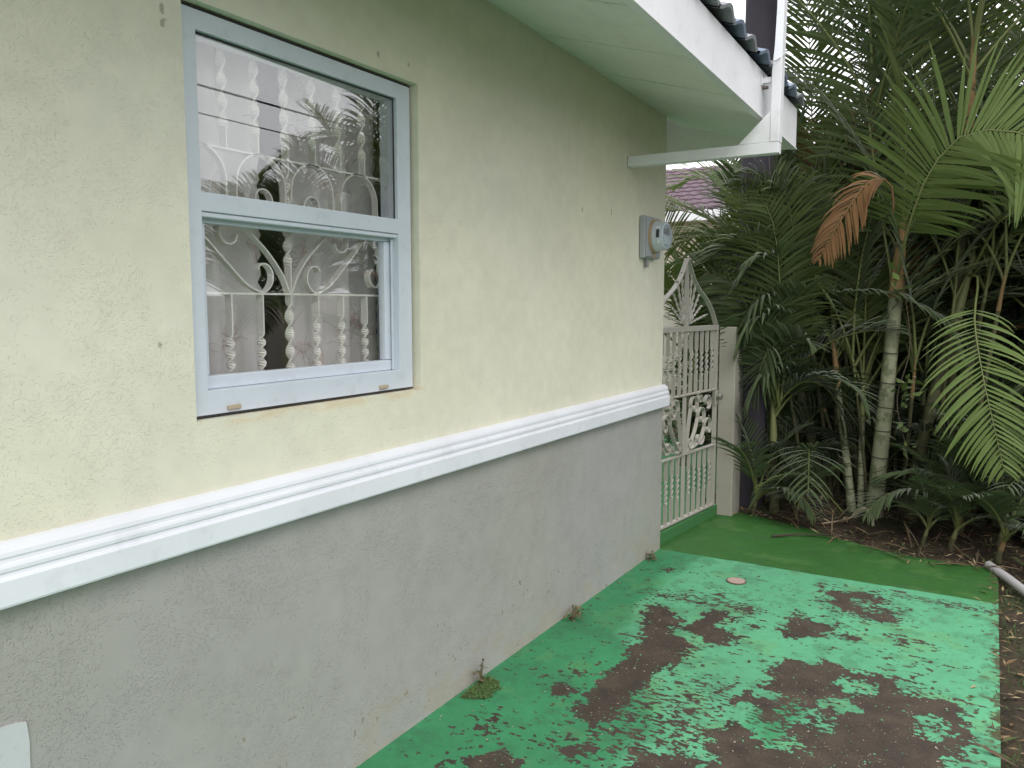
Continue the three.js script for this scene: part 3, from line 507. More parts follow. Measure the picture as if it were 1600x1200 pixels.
// utility pole beyond the roof corner and the cables that the window mirrors
{
  const wood = std(lin(0.036, 0.030, 0.040), 0.85, { bumpMap: soilBump, bumpScale: 0.01 });
  const p = tag(G('utility_pole'), 'dark timber utility pole rising behind the roof corner', 'utility pole');
  M('pole', new THREE.CylinderGeometry(0.105, 0.125, 8.4, 24).translate(0.19, 4.1, -6.22), wood, p);
  M('cross_arm', box(-0.7, 1.0, 7.6, 7.72, -6.42, -6.34, 0.01), wood, p);
  const q = tag(G('utility_pole'), 'timber pole carrying two cables, far along the garden', 'utility pole');
  M('pole', new THREE.CylinderGeometry(0.12, 0.15, 5.6, 16).translate(8, 2.7, -34), wood, q);
  const q2 = tag(G('utility_pole'), 'timber pole carrying two cables, behind the viewer along the garden', 'utility pole');
  M('pole', new THREE.CylinderGeometry(0.12, 0.15, 5.6, 16).translate(8, 2.7, 24), wood, q2);
  for (const [y, r] of [[4.66, 0.016], [4.27, 0.010]]) tag(M('overhead_cable', tube([[8, y + 0.35, 24], [8, y + 0.12, 8], [8, y, -6], [8, y + 0.02, -18], [8, y + 0.3, -34]], r, 60, 6), rubber), r > 0.012 ? 'thick upper overhead cable mirrored in the window' : 'thin lower overhead cable mirrored in the window', 'cable');
}
// ------------------------------------------------------------------ palms
const leafMats = [[0.058, 0.092, 0.016], [0.044, 0.076, 0.015], [0.080, 0.112, 0.017], [0.052, 0.078, 0.023]].map(c => phy(lin(...c), 1, { transmission: 0.28, thickness: 0, clearcoat: 0.32, clearcoatRoughness: 0.42, side: THREE.DoubleSide }));
const limeMat = phy(lin(0.115, 0.178, 0.028), 1, { transmission: 0.35, thickness: 0, clearcoat: 0.3, clearcoatRoughness: 0.45, side: THREE.DoubleSide });
const paleMat = phy(lin(0.24, 0.29, 0.10), 1, { transmission: 0.35, thickness: 0, clearcoat: 0.3, clearcoatRoughness: 0.45, side: THREE.DoubleSide });
const brownMat = phy(lin(0.20, 0.10, 0.034), 1, { transmission: 0.25, thickness: 0, side: THREE.DoubleSide });
const rachisMat = std(lin(0.12, 0.14, 0.042), 0.6), rachisBrown = std(lin(0.20, 0.11, 0.05), 0.8), sheathMat = std(lin(0.17, 0.18, 0.07), 0.6), sheathOld = std(lin(0.22, 0.14, 0.06), 0.85);
const V = (x, y, z) => new THREE.Vector3(x, y, z), DOWN = V(0, -1, 0);
// leaflets along a midrib; pts in metres, o: n pairs, len, width, lift (V angle), fwd, sag, bare (leafless share of the stalk)
function frondGeometry(pts, o, seed) {
  const r = rng(seed), curve = new THREE.CatmullRomCurve3(pts), n = o.n ?? 40, pos = [], idx = [], bare = o.bare ?? 0.22, K = 5;
  const upHint = o.up ?? V(0, 1, 0);
  for (let i = 0; i < n; i++) for (const s of [-1, 1]) {
    const f = (i + 0.5 + (r() - 0.5) * 0.5) / n, t = bare + (1 - bare) * f, p = curve.getPointAt(Math.min(t, 1)), T = curve.getTangentAt(Math.min(t, 1));
    const side = V().crossVectors(T, upHint).normalize(), up = V().crossVectors(side, T).normalize();
    if (r() < (o.gaps ?? 0.03)) continue;
    const prof = Math.pow(Math.sin(Math.PI * (0.16 + 0.80 * f)), 0.75), L = o.len * prof * (0.88 + 0.24 * r()), w = o.width * (0.75 + 0.35 * prof) * (0.85 + 0.3 * r());
    const fw = (o.fwd ?? 0.7) + f * 0.55 + (r() - 0.5) * 0.18, lf = (o.lift ?? 0.35) + (r() - 0.5) * 0.22;
    const dir = V().addScaledVector(side, s).addScaledVector(T, fw).addScaledVector(up, lf).normalize();
    let q = p.clone(), d = dir.clone(); const base = pos.length / 3, sag = (o.sag ?? 0.8) * (0.75 + 0.5 * r()), roll = (r() - 0.5) * 0.6;
    for (let k = 0; k <= K; k++) {
      const g = k / K, ww = w * (k === K ? 0.04 : Math.min(1, 0.35 + g * 2.6) * (1 - Math.pow(g, 2.2) * 0.86)) * 0.5;
      const across = V().crossVectors(d, up).normalize().applyAxisAngle(d, roll + s * 0.35); if (across.lengthSq() < 0.1) across.copy(T);
      pos.push(q.x - across.x * ww, q.y - across.y * ww, q.z - across.z * ww, q.x + across.x * ww, q.y + across.y * ww, q.z + across.z * ww);
      q.addScaledVector(d, L / K); d.addScaledVector(DOWN, sag * 0.16 * (0.5 + g * 1.6)).normalize();
      if (k < K) { const a = base + k * 2; idx.push(a, a + 1, a + 2, a + 1, a + 3, a + 2); }
    }
  }
  const g = new THREE.BufferGeometry(); g.setAttribute('position', new THREE.Float32BufferAttribute(pos, 3)); g.setIndex(idx); g.computeVertexNormals();
  return g;
}
function addFrond(palm, pts, o, seed, mat, rmat = rachisMat) {
  const local = pts.map(p => p.clone().sub(palm.position));
  const f = M('frond', frondGeometry(local, o, seed), mat, palm);
  M('midrib', tube(local.map(v => [v.x, v.y, v.z]), k => lerp(o.rib ?? 0.011, 0.002, Math.pow(k, 0.8)), 12, 5), rmat, f);
  return f;
}
const caneTex = tex(256, 1024, (u, v, c) => { const n = fbm(u * 6, v * 26, 3, 5), m = smooth(0.55, 0.7, fbm(u * 5 + 3, v * 14, 13, 4)); let r = lerp(128, 172, n), g = lerp(134, 170, n), b = lerp(104, 142, n); r = lerp(r, 92, m * 0.6); g = lerp(g, 100, m * 0.6); b = lerp(b, 70, m * 0.6); c[0] = r; c[1] = g; c[2] = b; }, true, true);
const caneMat = std(lin(0.8, 0.8, 0.8), 0.7, { map: caneTex }), caneShaded = std(lin(0.30, 0.28, 0.20), 0.8, { map: caneTex }), scarMat = std(lin(0.07, 0.065, 0.045), 0.9);  // second cane colour is the first one darkened to paint in the clump's shade
let palmSeed = 100;
// one palm stem: pts are the cane's path (world metres), then fronds spread round its top
function palm(label, group, pts, radius, opt = {}) {
  const seed = palmSeed += 13, r = rng(seed), P = pts.map(p => V(...p)), o = tag(G('areca_palm'), label, 'palm', group); o.position.copy(P[0]);
  const loc = P.map(p => p.clone().sub(P[0])), curve = new THREE.CatmullRomCurve3(loc), len = curve.getLength(), seg = Math.max(16, Math.round(len * 14));
  M('trunk', (() => { const g = tube(loc.map(v => [v.x, v.y, v.z]), f => radius * (1.18 - 0.3 * f + 0.28 * Math.exp(-f * len / 0.07)), seg, 12); uvBy2(g); return g; })(), opt.shaded ? caneShaded : caneMat, o);
  for (let d = 0.10; d < len - 0.05; d += radius * lerp(2.3, 3.9, r()) + 0.03) {
    const f = d / len, p = curve.getPointAt(f), t = curve.getTangentAt(f), rr = radius * (1.18 - 0.3 * f) + 0.0012;
    const g = new THREE.CylinderGeometry(rr, rr * 1.03, 0.006 + 0.004 * r(), 14, 1, true); const m = M('ring_scar', g, scarMat, o); m.position.copy(p); m.quaternion.setFromUnitVectors(V(0, 1, 0), t.clone().add(V((r() - 0.5) * 0.12, 0, (r() - 0.5) * 0.12)).normalize());
  }
  const top = curve.getPointAt(1), tt = curve.getTangentAt(1), sh = opt.sheath ?? 0.5, tip = top.clone().addScaledVector(tt, sh);
  M('crownshaft', tube([top, top.clone().addScaledVector(tt, sh * 0.5), tip].map(v => [v.x, v.y, v.z]), f => radius * lerp(1.08, 0.45, f), 10, 10), r() < 0.3 ? sheathOld : sheathMat, o);
  const n = opt.fronds ?? 8, L = opt.len ?? 1.9, a0 = opt.turn ?? r() * 6.28;
  for (let k = 0; k < n; k++) {
    const az = a0 + k * 2.399 + (r() - 0.5) * 0.4, age = k / Math.max(1, n - 1), e0 = lerp(1.50, 0.85, age) + (r() - 0.5) * 0.15, l = L * lerp(0.85, 1.1, r()) , dirh = V(Math.cos(az), 0, Math.sin(az));
    if (!opt.free && dirh.z > 0.1 && P[0].z < -6.1 && top.y < 2.0) dirh.z = -dirh.z;      // few low fronds reach out over the slab
    if (opt.back && dirh.z > -0.2) dirh.z = -Math.abs(dirh.z) - 0.2;
    if (opt.clear && dirh.x < 0 && dirh.z > -0.3) dirh.x = -dirh.x * 0.5; if (opt.clear && dirh.z > 0.3) dirh.z *= 0.35;             // nothing hangs over the gate
    const q = [], cur = top.clone().addScaledVector(tt, sh * lerp(0.95, 0.55, age)).add(o.position); let el = e0; q.push(cur.clone());
    for (let s = 0; s < 6; s++) { cur.addScaledVector(dirh, Math.cos(el) * l / 6).add(V(0, Math.sin(el) * l / 6, 0)); q.push(cur.clone()); el -= (opt.steep ?? 1) * lerp(0.10, 0.36, age) * (0.7 + 0.6 * s / 6) * (0.8 + 0.4 * r()); }
    const mat = opt.mat ?? (opt.free ? leafMats[1] : r() < 0.18 ? limeMat : r() < 0.07 ? brownMat : leafMats[Math.floor(r() * leafMats.length)]);
    addFrond(o, q, { n: opt.pairs ?? 40, len: (opt.leaf ?? 0.52) * (0.9 + 0.25 * r()), width: opt.width ?? 0.026, lift: lerp(0.55, 0.2, age), sag: lerp(0.5, 1.15, r()), bare: 0.2, rib: 0.012 }, seed + k * 7, mat);
  }
  return o;
}
function uvBy2(g) { const uv = g.attributes.uv; for (let i = 0; i < uv.count; i++) uv.setXY(i, uv.getY(i), uv.getX(i) * 2); }
const CL = 'palm stems of the clump at the end of the slab';
const p1 = palm('stout ringed palm stem rising from the front of the clump', CL, [[1.09, 0, -6.2], [1.115, 0.5, -6.2], [1.14, 1.0, -6.22], [1.165, 1.60, -6.24]], 0.050, { fronds: 7, sheath: 0.55, len: 2.2, turn: 2.4, back: true });
const p2 = palm('ringed palm stem leaning towards the garden side of the clump', CL, [[1.31, 0.02, -6.35], [1.34, 0.4, -6.38], [1.44, 1.0, -6.42], [1.52, 1.4, -6.45]], 0.040, { fronds: 7, len: 2.1, turn: 0.6, shaded: true, back: true });
const p3 = palm('thin pale palm stem leaning towards the gate, low in the clump', CL, [[0.945, 0.02, -6.22], [0.90, 0.35, -6.24], [0.83, 0.75, -6.28], [0.80, 0.95, -6.3]], 0.026, { fronds: 6, len: 1.7, sheath: 0.35, leaf: 0.42, back: true });
palm('thin straight pale palm stem beside the stout one', CL, [[1.0, 0.02, -6.25], [0.985, 0.4, -6.27], [0.975, 0.7, -6.3]], 0.022, { fronds: 6, len: 1.6, sheath: 0.35, leaf: 0.4, back: true });
const p5 = palm('palm stem leaning out towards the gate with brown sheaths', CL, [[0.72, 0.03, -6.5], [0.62, 0.4, -6.5], [0.50, 0.85, -6.52], [0.42, 1.15, -6.55]], 0.038, { fronds: 8, len: 2.0, turn: 3.3, sheath: 0.55, shaded: true, back: true });
{
  const r = rng(4242), spots = [];
  for (let t = 0; t < 4000 && spots.length < 30; t++) { const x = lerp(0.25, 2.9, r()), z = lerp(-8.8, -6.5, r()); if (x < 0.6 && z > -7.0) continue; if (spots.every(s => Math.hypot(s[0] - x, s[1] - z) > 0.35)) spots.push([x, z]); }
  spots.forEach(([x, z], k) => {
    const tall = k % 7 === 0, h = tall ? lerp(1.7, 2.6, r()) : lerp(0.35, 1.1, r()), lx = (x - 1.2) * 0.22 + (r() - 0.5) * 0.3, lz = (r() - 0.6) * 0.3;
    palm(tall ? 'tall palm stem with upright feathery fronds deep inside the clump' : 'short palm stem with drooping fronds deep inside the clump', CL, [[x, 0, z], [x + lx * 0.3, h * 0.35, z + lz * 0.3], [x + lx * 0.7, h * 0.7, z + lz * 0.7], [x + lx, h, z + lz]], lerp(0.024, 0.040, r()),
      tall ? { fronds: 6, len: lerp(2.1, 2.6, r()), sheath: 0.55, leaf: 0.6, pairs: 32, width: 0.021, shaded: true, steep: 0.5 } : { fronds: 10, len: lerp(1.5, 2.0, r()), sheath: 0.4, leaf: 0.5, pairs: 40, width: 0.027, shaded: true, steep: 1.15 });
  });
  // low suckers at the foot of the clump
  for (const [x, z, n, L] of [[1.60, -5.80, 5, 0.5], [1.86, -5.66, 5, 0.55], [1.62, -6.15, 6, 0.8], [1.86, -6.0, 6, 0.9], [0.50, -6.75, 7, 1.5], [2.15, -6.2, 6, 1.1], [0.34, -6.5, 6, 1.0]])
    palm('young palm sucker with short fronds at the foot of the clump', CL, [[x, -0.02, z], [x, 0.02, z], [x + 0.01, 0.06, z]], 0.016, { fronds: n, len: L, sheath: 0.10, leaf: 0.20 + 0.14 * L, pairs: 22, width: 0.022, shaded: true, free: true });
}
const p6 = palm('short bushy palm with drooping fronds beside the gate post', CL, [[0.42, -0.02, -6.10], [0.41, 0.2, -6.12], [0.39, 0.5, -6.14]], 0.03, { fronds: 10, len: 1.15, sheath: 0.35, leaf: 0.36, pairs: 32, width: 0.023, shaded: true, free: true, clear: true, steep: 1.35 });
palm('short drooping palm standing behind the gate post', CL, [[0.30, -0.02, -6.55], [0.28, 0.5, -6.55], [0.25, 0.95, -6.55]], 0.03, { fronds: 11, len: 1.7, sheath: 0.4, leaf: 0.46, pairs: 36, width: 0.024, shaded: true, free: true, clear: true, steep: 1.2 });
{ // thin young canes crowded between the stout ones, and leafy suckers that close the clump at knee height
  const r = rng(808);
  for (let k = 0; k < 16; k++) { const x = lerp(0.55, 1.75, (k + r()) / 16), z = lerp(-6.75, -6.2, r()), h = lerp(0.7, 1.7, r()), lx = (x - 1.1) * 0.5 + (r() - 0.5) * 0.3, lz = (r() - 0.5) * 0.25;
    palm('thin young cane crowded between the stout palm stems', CL, [[x, -0.01, z], [x + lx * 0.25, h * 0.35, z + lz * 0.3], [x + lx * 0.65, h * 0.7, z + lz * 0.7], [x + lx, h, z + lz]], lerp(0.009, 0.018, r()), { fronds: 4, len: 1.5, sheath: 0.3, leaf: 0.42, pairs: 30, width: 0.021, shaded: true, back: true }); }
  for (let k = 0; k < 17; k++) { const x = lerp(0.45, 2.3, (k + r()) / 17), z = lerp(-7.4, -6.6, r()), L = lerp(0.8, 1.3, r());
    palm('leafy palm sucker growing low behind the stems', CL, [[x, -0.02, z], [x, 0.03, z], [x + 0.01, 0.10, z]], 0.016, { fronds: 7, len: L, sheath: 0.14, leaf: 0.36, pairs: 26, width: 0.023, shaded: true, free: true }); }
  for (const [x, z, L] of [[0.29, -5.99, 0.75], [0.58, -6.08, 0.4], [1.44, -5.78, 0.34]])
    palm('small palm seedling at the edge of the slab', CL, [[x, -0.02, z], [x, 0.02, z], [x + 0.01, 0.06, z]], 0.012, { fronds: 5, len: L, sheath: 0.08, leaf: 0.14 + 0.16 * L, pairs: 20, width: 0.018, shaded: true, free: true });
  palm('feathery palm standing behind the iron gate', 'palm behind the gate', [[-0.75, -0.02, -7.5], [-0.74, 0.3, -7.5], [-0.70, 0.7, -7.5]], 0.04, { fronds: 11, len: 1.45, sheath: 0.45, leaf: 0.46, pairs: 40, width: 0.022, shaded: true, free: true, mat: leafMats[2] });
}
// crowns of the taller stems that lean out over the slab's end
for (const [x, z, h, lx, lz] of [[0.95, -6.7, 2.5, 0.0, 0.25], [1.50, -6.65, 2.7, 0.05, 0.3], [2.3, -6.4, 2.5, 0.1, 0.2]])
  palm('tall palm stem leaning out over the end of the slab', CL, [[x, 0, z], [x + lx * 0.3, h * 0.35, z + lz * 0.2], [x + lx * 0.7, h * 0.7, z + lz * 0.6], [x + lx, h, z + lz]], 0.034, { fronds: 7, len: 2.1, sheath: 0.6, leaf: 0.56, pairs: 34, width: 0.021, shaded: true, free: true, steep: 0.65 });
// single fronds that stand out
{
  const h = (p, pts, o, seed, mat, rm) => addFrond(p, pts.map(a => V(...a)), o, seed, mat, rm);
  h(p1, [[1.17, 1.75, -6.20], [1.25, 2.1, -6.05], [1.37, 2.42, -5.95], [1.53, 2.60, -5.90], [1.78, 2.60, -5.85], [2.05, 2.42, -5.75], [2.25, 2.12, -5.68]], { n: 84, len: 0.64, width: 0.033, lift: 0.10, sag: 0.45, fwd: 0.25, bare: 0.16, rib: 0.014, gaps: 0, up: V(-0.15, 0.35, 1).normalize() }, 9001, limeMat).userData.label = 'large bright green frond arching over towards the garden';
  h(p1, [[1.15, 2.10, -6.1], [1.12, 2.36, -5.95], [1.02, 2.36, -5.85], [0.88, 2.16, -5.82], [0.72, 1.86, -5.84]], { n: 28, len: 0.27, width: 0.022, lift: -0.2, sag: 1.5, bare: 0.32, rib: 0.010, fwd: 0.9, up: V(0, 0.5, 1).normalize() }, 9002, brownMat, rachisBrown).userData.label = 'dead orange-brown frond hanging down';
  h(p2, [[1.60, 1.75, -6.4], [1.66, 1.72, -6.1], [1.66, 1.45, -5.8], [1.72, 1.14, -5.6], [1.80, 0.82, -5.5], [1.86, 0.58, -5.48]], { n: 36, len: 0.42, width: 0.022, lift: 0.15, sag: 0.95, fwd: 0.45, bare: 0.36, rib: 0.010, up: V(0, 0.6, 1).normalize() }, 9003, limeMat);
  h(p2, [[1.62, 1.8, -6.4], [1.80, 2.15, -6.2], [1.98, 2.20, -6.0], [2.08, 1.98, -5.85], [2.12, 1.68, -5.8]], { n: 36, len: 0.40, width: 0.022, lift: 0.3, sag: 1.0, bare: 0.25 }, 9004, paleMat);
  h(p5, [[0.38, 1.45, -6.5], [0.26, 1.95, -6.3], [0.06, 2.32, -6.15], [-0.18, 2.50, -6.1], [-0.48, 2.46, -6.15]], { n: 44, len: 0.46, width: 0.022, lift: 0.3, sag: 0.9, bare: 0.22 }, 9005, limeMat);
  h(p5, [[0.38, 1.40, -6.5], [0.24, 1.78, -6.25], [0.04, 2.02, -6.1], [-0.22, 2.06, -6.02], [-0.5, 1.92, -6.05]], { n: 42, len: 0.44, width: 0.022, lift: 0.3, sag: 1.0, bare: 0.22 }, 9006, leafMats[2]);
  h(p5, [[0.40, 1.38, -6.45], [0.32, 1.75, -6.2], [0.20, 1.98, -6.03], [0.05, 1.98, -5.96], [-0.12, 1.86, -5.94]], { n: 36, len: 0.42, width: 0.022, lift: 0.3, sag: 1.0, bare: 0.22 }, 9007, leafMats[0]);
  h(p5, [[0.42, 1.40, -6.42], [0.40, 1.85, -6.2], [0.36, 2.2, -6.05], [0.24, 2.40, -5.98], [0.06, 2.42, -5.95]], { n: 40, len: 0.42, width: 0.022, lift: 0.3, sag: 1.0, bare: 0.22 }, 9011, leafMats[3]);
  h(p5, [[0.42, 1.20, -6.45], [0.40, 1.50, -6.2], [0.33, 1.62, -6.02], [0.24, 1.52, -5.9], [0.20, 1.30, -5.86]], { n: 34, len: 0.40, width: 0.022, lift: 0.2, sag: 1.2, bare: 0.22 }, 9012, leafMats[1]);
  h(p5, [[0.44, 0.95, -6.45], [0.42, 1.2, -6.2], [0.38, 1.25, -6.02], [0.33, 1.1, -5.92], [0.30, 0.85, -5.9]], { n: 34, len: 0.38, width: 0.022, lift: 0.2, sag: 1.2, bare: 0.22 }, 9013, leafMats[1]);
  h(p5, [[0.42, 1.5, -6.42], [0.44, 1.95, -6.2], [0.4, 2.28, -6.05], [0.3, 2.46, -5.97], [0.16, 2.5, -5.93]], { n: 38, len: 0.44, width: 0.026, lift: 0.25, sag: 1.1, bare: 0.18 }, 9021, leafMats[3]);
  h(p5, [[0.42, 1.35, -6.42], [0.42, 1.7, -6.18], [0.36, 1.88, -6.0], [0.26, 1.86, -5.9], [0.16, 1.7, -5.87]], { n: 38, len: 0.44, width: 0.026, lift: 0.25, sag: 1.1, bare: 0.18 }, 9022, leafMats[1]);
  h(p5, [[0.44, 1.1, -6.42], [0.42, 1.38, -6.2], [0.34, 1.48, -6.02], [0.24, 1.42, -5.92], [0.17, 1.22, -5.88]], { n: 38, len: 0.44, width: 0.026, lift: 0.25, sag: 1.1, bare: 0.18 }, 9023, leafMats[0]);
  h(p5, [[0.46, 0.75, -6.42], [0.44, 1.0, -6.2], [0.37, 1.08, -6.03], [0.29, 1.0, -5.95], [0.24, 0.8, -5.93]], { n: 38, len: 0.44, width: 0.026, lift: 0.25, sag: 1.1, bare: 0.18 }, 9024, leafMats[1]);
  h(p5, [[0.5, 1.5, -6.45], [0.5, 1.9, -6.25], [0.5, 2.2, -6.1], [0.44, 2.35, -6.0], [0.34, 2.36, -5.95]], { n: 38, len: 0.44, width: 0.026, lift: 0.25, sag: 1.1, bare: 0.18 }, 9025, leafMats[2]);
  h(p6, [[0.42, 0.85, -6.1], [0.36, 1.35, -6.02], [0.3, 1.8, -5.97], [0.24, 2.15, -5.95], [0.14, 2.42, -5.95]], { n: 40, len: 0.36, width: 0.021, lift: 0.15, sag: 0.8, fwd: 0.5, bare: 0.2, up: V(0.1, 0.5, 1).normalize() }, 9031, leafMats[2]);
  h(p6, [[0.42, 0.85, -6.1], [0.44, 1.4, -6.0], [0.42, 1.9, -5.95], [0.36, 2.2, -5.93], [0.26, 2.36, -5.93]], { n: 40, len: 0.36, width: 0.021, lift: 0.15, sag: 0.8, fwd: 0.5, bare: 0.2, up: V(0.1, 0.5, 1).normalize() }, 9032, leafMats[0]);
  h(p6, [[0.4, 0.85, -6.1], [0.3, 1.25, -6.0], [0.2, 1.55, -5.96], [0.08, 1.74, -5.95], [-0.1, 1.78, -5.96]], { n: 40, len: 0.36, width: 0.021, lift: 0.15, sag: 0.8, fwd: 0.5, bare: 0.2, up: V(0.1, 0.5, 1).normalize() }, 9033, leafMats[3]);
  h(p6, [[0.43, 0.8, -6.1], [0.38, 1.15, -6.0], [0.3, 1.42, -5.95], [0.24, 1.5, -5.92], [0.2, 1.4, -5.9]], { n: 40, len: 0.36, width: 0.021, lift: 0.15, sag: 0.8, fwd: 0.5, bare: 0.2, up: V(0.1, 0.5, 1).normalize() }, 9034, leafMats[1]);
  h(p6, [[0.44, 0.85, -6.1], [0.5, 1.4, -6.05], [0.52, 1.9, -6.0], [0.48, 2.25, -5.98], [0.38, 2.5, -5.97]], { n: 40, len: 0.36, width: 0.021, lift: 0.15, sag: 0.8, fwd: 0.5, bare: 0.2, up: V(0.1, 0.5, 1).normalize() }, 9035, leafMats[2]);
  h(p3, [[0.90, 0.06, -6.12], [0.74, 0.24, -6.06], [0.58, 0.32, -6.0], [0.42, 0.25, -5.96], [0.30, 0.08, -5.93]], { n: 26, len: 0.24, width: 0.018, lift: 0.4, sag: 0.8, bare: 0.2, rib: 0.007 }, 9008, limeMat).userData.label = 'short young frond arching low over the slab';
  h(p1, [[1.14, 1.7, -6.24], [1.02, 2.3, -6.3], [0.92, 2.9, -6.35], [0.80, 3.5, -6.4], [0.66, 4.1, -6.4]], { n: 46, len: 0.62, width: 0.026, lift: 0.3, sag: 0.9, bare: 0.25, up: V(-0.2, 0.4, 1).normalize() }, 9009, leafMats[0]);
  h(p1, [[1.16, 1.75, -6.26], [1.18, 2.4, -6.4], [1.22, 3.0, -6.45], [1.26, 3.5, -6.5], [1.36, 4.2, -6.5]], { n: 46, len: 0.62, width: 0.026, lift: 0.3, sag: 0.7, bare: 0.3, up: V(0.2, 0.3, 1).normalize() }, 9010, leafMats[3]);
  h(p5, [[0.40, 1.45, -6.55], [0.46, 2.1, -6.7], [0.46, 2.8, -6.8], [0.42, 3.4, -6.85], [0.36, 4.1, -6.85]], { n: 46, len: 0.55, width: 0.026, lift: 0.3, sag: 0.8, bare: 0.3, up: V(0.2, 0.3, 1).normalize() }, 9014, leafMats[0]);
}
// palms outside the picture that the window mirrors and that shade the clump
const GP = 'palms along the garden';
for (const [x, z, h, L] of [[2.5, -6.4, 1.3, 1.7], [3.0, -7.1, 1.8, 2.2], [3.0, -7.6, 2.2, 2.4], [3.9, -8.4, 2.0, 2.4], [5.2, -8.2, 1.7, 2.2], [5.9, -9.2, 2.1, 2.3], [6.7, -8.7, 1.3, 2.1], [4.6, -6.3, 0.9, 1.7], [6.2, -7.0, 0.9, 1.8]])
  palm('palm standing further along the garden, seen in the window glass', GP, [[x, -0.02, z], [x + 0.05, h * 0.4, z], [x + 0.12, h, z - 0.05]], 0.055, { fronds: 10, len: L, leaf: 0.6, width: 0.03, sheath: 0.6 });

// ------------------------------------------------------------------ undergrowth, litter, weeds
function leafBlob(name, label, cat, count, place, size, mat, seed, group) {
  const r = rng(seed), pos = [];
  for (let i = 0; i < count; i++) {
    const p = place(r), s = size * (0.6 + 0.8 * r()), a = V(r() - 0.5, (r() - 0.5) * 0.7, r() - 0.5).normalize(), b = V().crossVectors(a, V(r() - 0.5, 1, r() - 0.5)).normalize(), c = V().crossVectors(a, b), at = (u, v, w) => { const q = p.clone().addScaledVector(a, u * s).addScaledVector(b, v * s).addScaledVector(c, w * s); pos.push(q.x, q.y, q.z); };
    const A = [0, 0, 0], B = [0.45, 0.26, 0.06], C = [1, 0, -0.06], D = [0.45, -0.26, 0.06];
    at(...A); at(...B); at(0.5, 0, -0.02); at(...B); at(...C); at(0.5, 0, -0.02); at(0.5, 0, -0.02); at(...C); at(...D); at(...A); at(0.5, 0, -0.02); at(...D);
  }
  const g = new THREE.BufferGeometry(); g.setAttribute('position', new THREE.Float32BufferAttribute(pos, 3)); g.computeVertexNormals();
  return g;
}
{
  const shade = [leafMats[0], leafMats[3]];
  const stem = std(lin(0.08, 0.06, 0.04), 0.9);
  let k = 0;
  for (const [x, z, rx, ry, n] of [[-0.5, -8.9, 1.0, 1.6, 4500], [0.6, -9.4, 1.3, 2.4, 8000], [1.9, -9.5, 1.4, 2.5, 8000], [3.3, -9.4, 1.4, 2.5, 8000], [4.8, -9.6, 1.4, 2.2, 6000], [0.7, -7.4, 0.5, 0.8, 1800], [1.9, -6.9, 0.5, 0.8, 1800], [2.5, -6.2, 0.5, 0.6, 1500], [1.5, -7.6, 0.6, 1.1, 2200]]) {
    const b = tag(G('shrub'), 'dense leafy shrub growing behind the palm stems', 'shrub', 'shrubs under the palms'); b.position.set(x, 0, z);
    const g = leafBlob('', '', '', n, r => { let p; do { p = V(r() * 2 - 1, r(), r() * 2 - 1); } while (p.x * p.x + p.z * p.z > 1 - p.y * p.y * 0.7); const q = 0.55 + 0.45 * Math.pow(r(), 0.5); return V(p.x * rx * q, 0.02 + p.y * ry, p.z * rx * 0.6 * q); }, 0.13, null, 500 + k);
    M('foliage', g, shade[k % 2], b); M('stem', join([0, 1, 2, 3].map(i => tube([[0, -0.05, 0], [Math.cos(i * 1.7) * 0.2, ry * 0.4, Math.sin(i * 1.7) * 0.2], [Math.cos(i * 1.7) * 0.4 * rx, ry * 0.8, Math.sin(i * 1.7) * 0.3]], f => lerp(0.02, 0.005, f), 8, 5))), stem, b); k++;
  }
  // climbing vine with a few fresh leaves
  const v = tag(G('vine'), 'thin climbing vine with small fresh green leaves on the palm stems', 'vine');
  M('stem', tube([[1.24, 0.0, -6.12], [1.30, 0.5, -6.05], [1.22, 0.9, -6.06], [1.28, 1.25, -6.1], [1.22, 1.7, -6.14]], 0.004, 24, 5), stem, v);
  const r = rng(33);
  for (const [x, y, z] of [[1.27, 0.62, -6.03], [1.23, 0.72, -6.02], [1.29, 0.9, -6.05], [1.25, 1.0, -6.04], [1.31, 1.08, -6.04], [1.21, 1.65, -6.1], [1.17, 1.75, -6.1]]) M('leaf_cluster', leafBlob('', '', '', 6, q => V(x + (q() - 0.5) * 0.12, y + (q() - 0.5) * 0.10, z + (q() - 0.5) * 0.05), 0.075, null, 700 + Math.floor(x * 1000 + y * 77)), limeMat, v);
}
